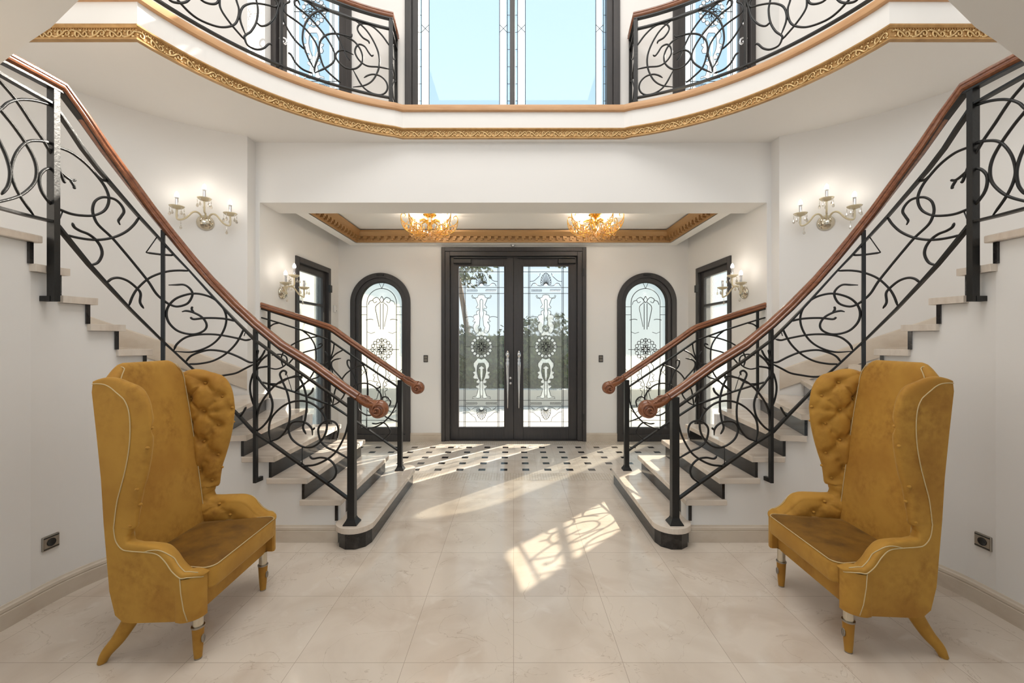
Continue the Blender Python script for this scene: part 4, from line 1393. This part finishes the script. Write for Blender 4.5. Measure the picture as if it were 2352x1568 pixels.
# ================================================================ WALL SCONCES
SHARED = {}
def shared(name, key, build, m, parent, loc, rotz=0):
    if key not in SHARED:
        b = new(); build(b)
        me = bpy.data.meshes.new(key); b.to_mesh(me); b.free(); me.materials.append(m)
        SHARED[key] = me
    o = bpy.data.objects.new(name, SHARED[key]); C.objects.link(o)
    o.parent = parent; o.location = loc; o.rotation_euler = (0, 0, rotz)
    return o
def build_drop(bm):
    tube(bm, [(0, 0, 0), (0, 0, -0.04)], 0.0013, 5)
    ball(bm, (0, 0, -0.012), 0.004, 6); ball(bm, (0, 0, -0.024), 0.005, 6)
    lathe(bm, [(0, -0.034), (0.005, -0.042), (0.0115, -0.062), (0.008, -0.074), (0, -0.078)], 6)
def drop(p, parent): return shared('crystal_drop', 'crystal_drop', build_drop, G_CRYS, parent, p)
def build_amber(bm):
    ball(bm, (0, 0, 0), 0.006, 6)
    lathe(bm, [(0, -0.005), (0.007, -0.02), (0.011, -0.040), (0.006, -0.055), (0, -0.060)], 6)
def sconce(loc, rotz, label):
    """faces local -y; back plate on the wall at local y = 0"""
    t = thing('wall_sconce', label, 'wall lamp', loc, rotz, 'crystal wall sconces')
    bm = new()
    lathe(bm, [(0, 0.050), (0.02, 0.048), (0.045, 0.038), (0.062, 0.022), (0.072, 0.008), (0.072, 0)], 24, (0, 0, 0), (0, -1, 0))
    obj('back_plate', bm, M_CHAMPM, t, smooth=True)
    for kx, (dx, out, zd) in enumerate(((-0.20, 0.15, 0.065), (0.0, 0.14, 0.175), (0.20, 0.15, 0.065))):
        top = Vector((dx, -out, zd))
        if dx:
            pts = [(0.018*dx/0.2, -0.03, 0.03), (dx*0.25, -0.06, 0.075), (dx*0.45, -0.09, 0.065), (dx*0.68, -0.12, 0.0), (dx*0.86, -out, -0.030), (dx*1.0, -out, -0.02), (dx, -out, zd)]
        else:
            pts = [(0, -0.03, 0.03), (0.004, -0.06, 0.07), (0.0, -0.11, 0.075), (0, -out, 0.09), (0, -out, zd)]
        bm = new(); tube(bm, [Vector(p) for p in spline(pts, 5)], 0.0085, 8)
        arm = obj('arm', bm, M_CHAMP, t, smooth=True)
        bm = new()
        lathe(bm, [(0.0, -0.008), (0.014, -0.006), (0.036, 0.000), (0.055, 0.014), (0.059, 0.022), (0.053, 0.020), (0.034, 0.008), (0.014, 0.004), (0, 0.004)], 20, top)
        obj('drip_dish', bm, M_CHAMP, arm, smooth=True)
        bm = new()
        lathe(bm, [(0, 0.0), (0.0125, 0.0), (0.0125, 0.085), (0.0, 0.085)], 14, top)
        obj('candle_sleeve', bm, M_CHROME, arm, auto=0.6)
        bm = new()
        lathe(bm, [(0, 0.084), (0.010, 0.086), (0.014, 0.094), (0.015, 0.102), (0.0, 0.103)], 12, top); obj('bulb_base', bm, M_WHITEP, arm, smooth=True)
        bm = new()
        lathe(bm, [(0.013, 0.100), (0.0185, 0.112), (0.0165, 0.130), (0.008, 0.148), (0, 0.156)], 12, top); obj('bulb', bm, M_BULB, arm, smooth=True)
        # crystal drops round the dish
        for k in range(5):
            a = 2*pi*k/5+0.4
            drop(top+Vector((0.055*cos(a), 0.055*sin(a), 0.012)), arm)
        if dx:
            drop(Vector((dx*0.86, -out, -0.04)), arm)
        wl = lamp('candle_light', 'POINT', top+Vector((0, -0.0, 0.17)), 0.26, (1.0, 0.90, 0.77), size=0.02)
        wl.parent = t
    return t
for s in (-1, 1):
    # on the curved stair wall
    p = at_circle(472 if s < 0 else 2*CX-1896.5, 512, -SCX, SCY, RO)
    a = atan2(p.y-SCY, p.x+SCX)
    n = Vector((-cos(a), -sin(a)))                       # inward
    rot = atan2(n.y, n.x)+pi/2
    if s < 0: sconce((p.x+n.x*0.002, p.y+n.y*0.002, p.z), rot, 'crystal wall sconce with three lit candles on the curved wall above the left staircase')
    else: sconce((-p.x-n.x*0.002, p.y+n.y*0.002, p.z), -rot, 'crystal wall sconce with three lit candles on the curved wall above the right staircase')
    p = at_plane(642, 676, 4.70)
    nm = 'crystal wall sconce with three lit candles beside the %s glazed side door of the porch' % NAME[s]
    sconce((s*2.598, 4.74, EYE-(672-CY)/F*4.74), -pi/2 if s > 0 else pi/2, nm)

# ================================================================ CHANDELIERS
def chandelier(loc, label, turn):
    t = thing('chandelier', label, 'chandelier', loc, turn, 'gold crystal chandeliers on the porch ceiling')
    bm = new()
    lathe(bm, [(0, 0), (0.080, 0), (0.084, -0.010), (0.062, -0.030), (0.040, -0.042), (0.034, -0.050), (0, -0.050)], 24)
    obj('canopy', bm, M_BRASS, t, auto=0.6)
    bm = new()
    lathe(bm, [(0, -0.048), (0.018, -0.048), (0.018, -0.065), (0.045, -0.075), (0.058, -0.095), (0.045, -0.118), (0.022, -0.13), (0.016, -0.165), (0.030, -0.178), (0.026, -0.20), (0.010, -0.215), (0, -0.22)], 24)
    obj('hub', bm, M_BRASS, t, smooth=True)
    N = 8
    for k in range(N):
        a = 2*pi*k/N+0.2
        d = Vector((cos(a), sin(a), 0)); sd = Vector((-sin(a), cos(a), 0))
        Q = lambda r, z, w=0: d*r+Vector((0, 0, z))+sd*w
        bm = new()
        tube(bm, [Q(*p) for p in spline([(0.05, -0.095), (0.10, -0.085), (0.15, -0.105), (0.20, -0.135)], 4)], 0.010, 8)
        arm = obj('arm', bm, M_BRASS, t, smooth=True)
        bm = new()
        for c in ([(0.12, -0.16), (0.20, -0.145), (0.27, -0.13), (0.33, -0.09), (0.352, -0.035), (0.335, 0.004), (0.305, 0.0), (0.295, -0.025), (0.305, -0.04)],
                  [(0.13, -0.235), (0.22, -0.235), (0.30, -0.19), (0.345, -0.11), (0.352, -0.035)]):
            tube(bm, [Q(r, z-0.012) for r, z in spline(c, 5)], 0.0055, 6)
        obj('scroll_arm', bm, M_BRASS, arm, smooth=True)
        bm = new()
        r0 = Q(0.205, -0.14)
        lathe(bm, [(0, -0.002), (0.012, 0.004), (0.022, 0.016), (0.018, 0.034), (0.006, 0.05), (0, 0.056)], 12, r0-Vector((0, 0, 0.012)))
        obj('bulb', bm, M_BULBY, arm, smooth=True)
        # amber crystal drops along the arm
        for r, z in ((0.12, -0.165), (0.16, -0.16), (0.20, -0.165), (0.24, -0.155), (0.28, -0.14), (0.31, -0.12)):
            for w in (-0.026, 0.026):
                shared('crystal_drop', 'amber_drop', build_amber, G_AMBER, arm, Q(r, z, w*(1-r)))
        # bead strings swagging to the next arm and to the foot
        bm = new()
        a2 = a+2*pi/N
        d2 = Vector((cos(a2), sin(a2), 0))
        for ra, za, rb, zb, sag, n in ((0.335, -0.10, 0.335, -0.10, 0.07, 22), (0.27, -0.19, 0.27, -0.19, 0.07, 18), (0.19, -0.235, 0.19, -0.235, 0.075, 15), (0.12, -0.24, 0.12, -0.24, 0.07, 12)):
            for j in range(n+1):
                u = j/n
                p = (d*ra)*(1-u)+(d2*rb)*u+Vector((0, 0, lerp(za, zb, u)-sag*4*u*(1-u)))
                ball(bm, p, 0.0055, 5)
        for j in range(26):
            u = j/25
            p = Q(lerp(0.345, 0.06, u), lerp(-0.09, -0.245, u)-0.075*4*u*(1-u))
            ball(bm, p, 0.0055, 5)
        tag(obj('bead_swags', bm, G_AMBER, arm), kind='stuff')
    bm = new()
    lathe(bm, [(0, -0.215), (0.016, -0.235), (0.024, -0.255), (0.014, -0.275), (0, -0.285)], 8)
    obj('centre_drop', bm, G_AMBER, t)
    for k in range(4):
        a = 2*pi*(2*k)/8+0.2
        wl = lamp('bulb_light', 'POINT', (0.205*cos(a), 0.205*sin(a), -0.085), 1.9, (1.0, 0.91, 0.78), size=0.015)
        wl.parent = t
for px, nm, tr in ((987, 'left', 0.0), (1367, 'right', 0.25)):
    chandelier(((px-CX)/F*5.32, 5.32, TZ), 'gold crystal chandelier with scrolled arms, %s of the two on the porch ceiling' % nm, tr)

# ================================================================ SMALL FITTINGS
def socket(s):
    p = at_circle(114 if s < 0 else 2*CX-2260, 1243, -SCX, SCY, RI) if False else None
    px, py = (114, 1244) if s < 0 else (2*CX-2260.5, 1243)
    m = (px-CX)/F
    a = 1+m*m; b = -2*(m*-SCX+SCY); c = SCX*SCX+SCY*SCY-RI*RI
    disc = b*b-4*a*c
    Y = (-b+sqrt(disc))/(2*a)
    P = Vector((m*Y, Y, EYE-(py-CY)/F*Y))
    ang = atan2(P.y-SCY, P.x+SCX)
    n = Vector((-cos(ang), -sin(ang), 0))
    rot = atan2(n.y, n.x)+pi/2
    if s > 0: P.x = -P.x; rot = -rot
    t = thing('power_socket', 'antique metal wall socket low on the curved wall behind the %s armchair' % NAME[s], 'socket', tuple(P), rot, 'wall sockets')
    bm = new(); box(bm, -0.043, 0.043, -0.012, 0.002, -0.041, 0.041); obj('cover_plate', bm, M_STEEL, t, bevel=0.006, seg=3)
    for z in (-0.034, 0.028):
        bm = new(); box(bm, -0.038, 0.038, -0.0135, -0.011, z, z+0.006); obj('trim_line', bm, M_BLACK, t)
    bm = new(); lathe(bm, [(0, 0.001), (0.017, 0.0015), (0.020, 0.004), (0.022, 0.004), (0.022, 0.0)], 20, (0, -0.011, 0), (0, -1, 0)); obj('outlet', bm, M_BLACK, t, smooth=True)
for s in (-1, 1): socket(s)

for px, nm in ((978, 'left'), (1380, 'right')):
    x = (px-CX)/F*YB
    t = thing('light_switch', 'dark double rocker switch on the wall %s of the entrance door' % nm, 'light switch', (x, YB, EYE-(823.5-CY)/F*YB), 0, 'wall switches by the entrance')
    bm = new(); box(bm, -0.032, 0.032, -0.010, 0.001, -0.052, 0.052); obj('cover_plate', bm, M_FRAME, t, bevel=0.003)
    for z in (-0.04, 0.004):
        bm = new(); box(bm, -0.022, 0.022, -0.014, -0.009, z, z+0.036); obj('rocker', bm, M_STEEL, t, bevel=0.002)
# dome camera above the door
zc = EYE-(566-CY)/F*(YB-0.06)
t = thing('dome_camera', 'small white dome security camera above the entrance door', 'security camera', (-0.005, YB, zc+0.03), 0)
bm = new(); box(bm, -0.045, 0.045, -0.10, 0.0, 0.0, 0.045); obj('mount', bm, M_WHITEP, t, bevel=0.01)
bm = new(); lathe(bm, [(0, -0.035), (0.018, -0.030), (0.030, -0.016), (0.034, 0.0), (0, 0.001)], 16, (0, -0.055, 0)); obj('lens_dome', bm, M_CHROME, t, smooth=True)
# wall sensor in the porch corner
t = thing('wall_sensor', 'small cream motion sensor in the left rear corner of the porch', 'sensor', (-2.598, 6.12, EYE-(709-CY)/F*6.12), 0)
bm = new(); box(bm, -0.002, 0.035, -0.03, 0.03, -0.05, 0.05); obj('housing', bm, M_WHITEP, t, bevel=0.008)
bm = new(); ball(bm, (0.036, 0, -0.03), 0.006, 8); obj('sensor_eye', bm, M_BLACK, t, smooth=True)

# ================================================================ WING CHAIRS
def cpx(px, py):
    k = lerp(0.002036, 0.00195, (px-210)/257.0)
    return ((px-1179)*k+1.978, 1.5-(py-781)*k)
def rear(z): return 0.126*(1.30-z)/1.07
def vout(u):
    if u <= 0.466: return 0.285+0.079*max(0, u/0.466)
    return 0.290+0.074*sqrt(max(0.0, 1-((u-0.466)/0.072)**2))
U0 = 0.30
OUT = [(213,881),(226,880.5),(241,882.5),(254,889),(266,899),(277,908.5),(287,919.5),(295.7,942.4),(299,978),(297,1024),(289,1072.5),(279,1113),(269,1151.6),(262.5,1202.6),(262,1214.4),(266.6,1239.7),(280.3,1258),(298.7,1262.6),(328.6,1265),(358.4,1269.5),(377,1285.6),(393,1308.6),(411,1324.6)]
QZ = [1.29,1.28,1.27,1.255,1.24,1.22,1.20,1.15,1.08,0.98,0.88,0.79,0.70,0.60,0.57,0.50,0.43,0.40,0.40,0.40,0.40,0.40,0.40]
QU = [None]*17+[0.17,0.24,0.32,0.36,0.395,0.425,0.455,0.49,0.52]
BTN = [(0.154,1.246),(0.081,1.157),(0.24,1.167),(0.157,1.077),(0.285,1.087),(0.078,0.994),(0.233,0.994),(0.154,0.908),(0.213,0.819),(0.127,0.735),(0.183,0.663),(0.130,0.565),(0.236,0.528),(0.141,0.468),(0.30,0.466)]
PAIRS = [(i, j) for i in range(len(BTN)) for j in range(i) if 0.05 < math.hypot(BTN[i][0]-BTN[j][0], BTN[i][1]-BTN[j][1]) < 0.150]

def seg_d(p, a, b):
    ax, az = a; bx, bz = b
    dx, dz = bx-ax, bz-az
    t = max(0, min(1, ((p[0]-ax)*dx+(p[1]-az)*dz)/(dx*dx+dz*dz)))
    return math.hypot(p[0]-ax-t*dx, p[1]-az-t*dz)
def tuft(u, z):
    d = 0.0
    for b in BTN:
        r = math.hypot(u-b[0], z-b[1])
        if r < 0.1: d = max(d, 0.033*exp(-(r/0.026)**2))
    c = 0.0
    for i, j in PAIRS:
        r = seg_d((u, z), BTN[i], BTN[j])
        if r < 0.04: c = max(c, 0.014*exp(-(r/0.0085)**2))
    return max(d, c)*(1.0 if z > 0.62 else 0.45)

SUB = 7
def bulge(i, n):
    k = i/float(SUB)                                        # index along OUT
    if k < 6: return lerp(0.012, 0.078, k/6)
    if k < 13: return lerp(0.078, 0.090, (k-6)/7)
    if k < 16: return lerp(0.090, 0.034, (k-13)/3)
    return lerp(0.034, 0.012, (k-16)/9)
BTN_MESH = []
def armchair(loc, rot, label):
    t = thing('wing_armchair', label, 'armchair', loc, rot, 'mustard velvet wing armchairs')
    # --- under-frame, seat and back
    bm = new()
    def rr(u0, u1, va, vb, r, n=5):
        P = []
        for cx_, cy_, a0 in ((u1-r, vb-r, 0), (u0+r, va-r, pi/2), (u0+r, -va+r, pi), (u1-r, -vb+r, 1.5*pi)):
            for k in range(n+1):
                a = a0+pi/2*k/n
                P.append((cx_+r*cos(a)-U0, cy_+r*sin(a)))
        return P
    prism(bm, rr(0.12, 0.497, 0.225, 0.30, 0.03), 0.225, 0.34)
    obj('seat_rail', bm, M_VELVET, t, bevel=0.012, seg=3)
    bm = new()
    n = 5
    # crowned cushion
    lv = []
    for z, ins in ((0.325, 0.014), (0.332, 0.004), (0.345, 0.0), (0.415, 0.0), (0.430, 0.003), (0.438, 0.012)):
        P = rr(0.13+ins, 0.560-ins, 0.235-ins, 0.288-ins, 0.045)
        lv.append([bm.verts.new((p[0], p[1], z)) for p in P])
    P = rr(0.20, 0.50, 0.17, 0.21, 0.04)
    lv.append([bm.verts.new((p[0], p[1], 0.447)) for p in P])
    bm.faces.new(lv[0][::-1]); bm.faces.new(lv[-1])
    for a, b in zip(lv, lv[1:]):
        for k in range(len(a)): bm.faces.new((a[k], a[(k+1) % len(a)], b[(k+1) % len(a)], b[k]))
    top = [f for f in bm.faces if all(v.co.z > 0.425 for v in f.verts)]
    for f in top: f.material_index = 1
    cush = obj('seat_cushion', bm, [M_VELVET, M_VELVET2], t, smooth=True)
    bm = new()
    P = rr(0.13+0.008, 0.562-0.004, 0.232, 0.286, 0.045)
    tube(bm, [Vector((p[0], p[1], 0.434)) for p in P+P[:1]], 0.0026, 6)
    obj('piping', bm, M_PIPE, cush, smooth=True)
    # back with raised crest
    def ztop(v):
        a = max(0, min(1, (abs(v)-0.135)/0.125))
        a = a*a*(3-2*a)
        return 1.386-0.082*a
    bm = new()
    cols = []
    NV = 28
    for i in range(NV+1):
        v = lerp(-0.272, 0.272, i/NV)
        zt = ztop(v)
        w = 1-(abs(v)/0.272)**2
        ring_ = []
        for k in range(20):
            z = lerp(0.34, zt-0.035, k/19)
            ring_.append((rear(z)+0.062+0.020*w*sin(pi*min(1, max(0, (z-0.3)/1.05))), z))
        uf, ur = rear(zt)+0.064, rear(zt)+0.0
        for k in range(1, 9):
            a = pi*k/9
            ring_.append(((uf+ur)/2+(uf-ur)/2*cos(a), zt-0.035+0.036*sin(a)))
        for k in range(10):
            z = lerp(zt-0.04, 0.245, k/9)
            ring_.append((rear(z), z))
        cols.append([bm.verts.new((u-U0, v*(1.0 if z > 0 else 1), z)) for u, z in ring_])
    for a, b in zip(cols, cols[1:]):
        for k in range(len(a)-1): bm.faces.new((a[k], a[k+1], b[k+1], b[k]))
        bm.faces.new((a[-1], a[0], b[0], b[-1]))
    bm.faces.new(cols[0]); bm.faces.new(cols[-1][::-1])
    back = obj('backrest', bm, M_VELVET, t, smooth=True)
    bm = new()
    for sg in (-1, 1):
        pts = [(0.155, 1.352, -0.004), (0.165, 1.368, 0.03), (0.17, 1.36, 0.062), (0.195, 1.32, 0.082), (0.205, 1.28, 0.088), (0.208, 1.20, 0.0885), (0.215, 1.05, 0.0880), (0.222, 0.85, 0.086), (0.228, 0.65, 0.083), (0.232, 0.45, 0.078)]
        def up_(v, z, du):
            w = 1-(v/0.272)**2
            return rear(z)+min(du, 0.062+0.020*w*sin(pi*min(1, max(0, (z-0.3)/1.05)))+0.002)
        tube(bm, [Vector((up_(v, z, du)-U0, sg*v, z)) for v, z, du in spline(pts, 4)], 0.0025, 6)
    obj('piping', bm, M_PIPE, back, smooth=True)
    # --- wings running down into the arms
    PO = spline([cpx(*p) for p in OUT]+[(0.495, 0.428), (0.520, 0.420), (0.535, 0.408)], SUB)
    q0 = []
    for z, u in zip(QZ+[0.40, 0.40, 0.40], QU):
        q0.append((rear(z)+0.035 if u is None else u, z))
    QQ = spline(q0, SUB)
    for sg, nm in ((-1, 'near'), (1, 'far')):
        bm = new()
        rows = []; flat = []
        n = len(PO)
        NI, NR = 46, 14
        for i in range(n):
            p, q = PO[i], QQ[i]
            a, b = PO[max(0, i-1)], PO[min(n-1, i+1)]
            tx, tz = b[0]-a[0], b[1]-a[1]
            L = math.hypot(tx, tz) or 1
            nx, nz = -tz/L, tx/L                     # outward of the outline (forward / up)
            if nx*0.6+nz*0.4 < 0 and i < n*0.3: nx, nz = -nx, -nz
            e_ = i/(n-1)
            vo = vout(p[0]); th = 0.080*min(1, 0.35+e_*9)
            bul = bulge(i, n)
            row = []
            for k in range(NI+1):
                c = k/NI
                u = lerp(q[0], p[0], c); z = lerp(q[1], p[1], c)
                vi = lerp(vout(q[0])-0.070, vo-th, c)
                v = vi-0.022*sin(pi*min(1, c*1.0))*min(1, e_*6)+tuft(u, z)*min(1, e_*8)*(0.0 if c < 0.02 else 1)
                row.append((u, v, z))
            for k in range(1, NR+1):
                a_ = pi*k/NR
                v = vo-th*((1+cos(a_))/2)**2.0
                o = bul*sin(a_)
                u2, z2 = p[0]+nx*o, p[1]+nz*o
                if a_ < pi*0.62: v += tuft(u2, z2)*min(1, e_*8)*cos(a_*0.8)
                row.append((u2, v, z2))
            flat += [(u, v, z) for u, v, z in row[1:NI+NR//2+1]]
            rows.append([bm.verts.new((u-U0, sg*v, z)) for u, v, z in row])
        for a, b in zip(rows, rows[1:]):
            for k in range(len(a)-1): bm.faces.new((a[k], a[k+1], b[k+1], b[k]))
        bm.faces.new(rows[-1])
        wing = obj('wing', bm, M_VELVET, t, smooth=True)
        # outer side panel
        poly = [cpx(*p) for p in OUT]+[cpx(*p) for p in ((418, 1400), (424, 1428), (300, 1428), (281, 1425), (264, 1410), (251, 1355), (238, 1200), (232, 1100), (222, 1000), (211, 900))]
        bm = new()
        slab(bm, poly, lambda u, z, d: (u-U0, sg*(vout(u)-d), z), 0.03)
        obj('side_panel', bm, M_VELVET, t, auto=0.5, bevel=0.006)
        # arm front
        bm = new()
        P = []
        P = [(0.40, 0.285)]+[(0.44, vout(0.44)-0.002)]+[(0.466+0.072*sin(a), 0.290+0.074*cos(a)) for a in [pi/2*k/10 for k in range(11)]]+[(0.530, 0.283)]
        prism(bm, [(u-U0, sg*v) for u, v in P], 0.224, 0.420)
        obj('arm_front', bm, M_VELVET, t, auto=0.6, bevel=0.008)
        # piping
        bm = new()
        tube(bm, [Vector((u-U0, sg*(vout(u)+0.002), z)) for u, z in PO], 0.0025, 6)
        tube(bm, [Vector((u-U0, sg*(vout(u)+0.001), z)) for u, z in (cpx(411, 1325), cpx(413, 1360), cpx(418, 1400), cpx(424, 1427))], 0.0023, 6)
        arm = []
        for i in range(18*SUB, 24*SUB):
            p = PO[i]; a, b = PO[i-1], PO[i+1]
            tx, tz = b[0]-a[0], b[1]-a[1]; L = math.hypot(tx, tz)
            t_ = (i-18*SUB)/(6.0*SUB)
            a_ = pi*(1-0.50*min(1, t_*2.6)+0.3*max(0, t_-0.75))
            o_ = (bulge(i, n)+0.001)*sin(a_)
            arm.append((p[0]-tz/L*o_-U0, sg*(vout(p[0])+0.001-0.080*((1+cos(a_))/2)**2), p[1]+tx/L*o_))
        tube(bm, arm, 0.0024, 6)
        obj('piping', bm, M_PIPE, wing, smooth=True)
        # buttons
        if not BTN_MESH:
            b_ = new(); ball(b_, (0, 0, 0), 0.0095, 10, 0.8); me = bpy.data.meshes.new('button'); b_.to_mesh(me); b_.free(); me.materials.append(M_VELVET)
            for pl in me.polygons: pl.use_smooth = True
            BTN_MESH.append(me)
        pos = []
        for u, z in BTN:
            q = min(flat, key=lambda f: (f[0]-u)**2+(f[2]-z)**2)
            pos.append((q[0]-U0, sg*(q[1]-0.004), q[2]))
        for i_, dz in ((9*SUB, 0.9), (11*SUB, 0.75), (12*SUB, 1.25), (14*SUB-2, 0.9)):
            p = PO[i_]; a, b = PO[i_-1], PO[i_+1]
            tx, tz = b[0]-a[0], b[1]-a[1]; L = math.hypot(tx, tz)
            nx, nz = -tz/L, tx/L
            a_ = pi-dz*pi/2*0.8
            o_ = bulge(i_, n)*sin(a_)
            pos.append((p[0]+nx*o_-U0, sg*(vout(p[0])-0.080*((1+cos(a_))/2)**2.0), p[1]+nz*o_))
        for x, y, z in pos:
            o = bpy.data.objects.new('button', BTN_MESH[0]); C.objects.link(o); o.location = (x, y, z); o.parent = wing
    # --- legs
    for sg in (-1, 1):
        bm = new()
        o = (0.482-U0, sg*0.272, 0)
        lathe(bm, [(0, 0.004), (0.016, 0.004), (0.020, 0.05), (0.0255, 0.150), (0, 0.151)], 18, o)
        leg = obj('leg', bm, M_VELVET, t, auto=0.7)
        bm = new(); lathe(bm, [(0, 0.0), (0.0165, 0.0), (0.0165, 0.006), (0, 0.006)], 18, o)
        obj('metal_foot', bm, M_STEEL, leg, auto=0.6)
        bm = new(); lathe(bm, [(0, 0.149), (0.028, 0.149), (0.028, 0.156), (0, 0.156)], 18, o); obj('metal_ring', bm, M_STEEL, leg, auto=0.6)
        bm = new(); lathe(bm, [(0, 0.155), (0.022, 0.155), (0.022, 0.230), (0, 0.230)], 18, o); obj('collar', bm, M_CHAMPM, leg, auto=0.6)
        bm = new(); lathe(bm, [(0, 0.004), (0.007, 0.004), (0.009, 0.0015), (0.0105, 0.004), (0.0125, 0.003), (0.0125, 0)], 18, (o[0]+0.0225, o[1], 0.095), (1, 0, 0.06))
        for v in bm.verts: v.co.z = 0.095+(v.co.z-0.095)*1.6
        obj('medallion', bm, M_STEEL, leg, smooth=True)
        bm = new()
        pts = spline([(0.185, sg*0.235, 0.262), (0.160, sg*0.245, 0.19), (0.115, sg*0.268, 0.10), (0.075, sg*0.285, 0.045), (0.055, sg*0.290, 0.0)], 5)
        tube(bm, [(p[0]-U0, p[1], p[2]) for p in pts], lambda q: lerp(0.044, 0.0175, q**0.75), 14)
        for v in bm.verts: v.co.z = max(0.0, v.co.z)
        obj('leg', bm, M_VELVET, t, smooth=True)
    return t
armchair((-1.678, 2.26, 0), 0.03, 'tall mustard velvet wing armchair with tufted wings in front of the left staircase, facing right')
armchair((1.806, 2.2975, 0), pi-0.04, 'tall mustard velvet wing armchair with tufted wings in front of the right staircase, facing left')

# ================================================================ OUTSIDE THE DOORS
bm = new(); box(bm, -22, 22, 6.50, 40, -0.2, -0.03); struct('floor', bm, M_PAVE)
bm = new(); box(bm, -7, 7, 9.9, 10.15, -0.03, 0.34); struct('wall_garden', bm, M_STUCCO)
bm = new(); box(bm, -5.75, -5.5, 8.2, 20, -0.03, 3.2); struct('wall_garden_left', bm, M_STUCCO)

def foliage(bm, c, r, n, size, sq=1.0):
    for _ in range(n):
        a = random.uniform(0, 2*pi); b = math.acos(random.uniform(-1, 1)); q = r*random.uniform(0.55, 1.0)
        p = Vector((c[0]+q*sin(b)*cos(a), c[1]+q*sin(b)*sin(a), c[2]+q*cos(b)*sq))
        d = Vector((random.gauss(0, 1), random.gauss(0, 1), random.gauss(0, 1))).normalized()
        e_ = d.orthogonal().normalized(); f = d.cross(e_)
        s_ = size*random.uniform(0.6, 1.3)
        bm.faces.new([bm.verts.new(p+e_*s_*0.5), bm.verts.new(p+f*s_), bm.verts.new(p-e_*s_*0.5), bm.verts.new(p-f*s_)])
bm = new()
for k in range(46):
    x = lerp(-2.3, 2.3, k/45)
    hgt = 1.75+0.25*sin(x*2.1)+0.15*sin(x*5.3+1)
    for q in range(4):
        foliage(bm, (x, 11.4+random.uniform(-0.15, 0.15), 0.2+(hgt-0.3)*q/3), 0.36, 34, 0.075)
box(bm, -2.3, 2.3, 11.35, 11.5, -0.03, 1.62)
hd = tag(obj('hedge', bm, M_LEAF, recalc=False), 'long dark green hedge seen through the glass of the entrance door', 'hedge')
def tree(x, y, h, r, label, lean=0):
    t = thing('garden_tree', label, 'tree', (x, y, -0.03), 0, 'trees beyond the entrance door')
    bm = new()
    for k in range(14):
        a = random.uniform(0, 2*pi)
        foliage(bm, (lean+r*0.6*cos(a), r*0.4*sin(a), h+random.uniform(-0.35, 0.5)*r), r*0.5, 170, 0.09)
    obj('crown', bm, M_LEAF, t, recalc=False)
    bm = new(); tube(bm, [Vector(p) for p in spline([(0, 0, 0), (lean*0.3, 0, h*0.4), (lean*0.9, 0, h)], 5)], lambda q: lerp(0.13, 0.06, q), 10); obj('trunk', bm, M_BARK, t, smooth=True)
tree(-1.15, 12.8, 4.1, 1.5, 'leaning tree seen through the left door leaf', -0.7)
tree(2.3, 13.6, 4.6, 1.2, 'tree whose leaves show at the top of the right door leaf', -0.4)
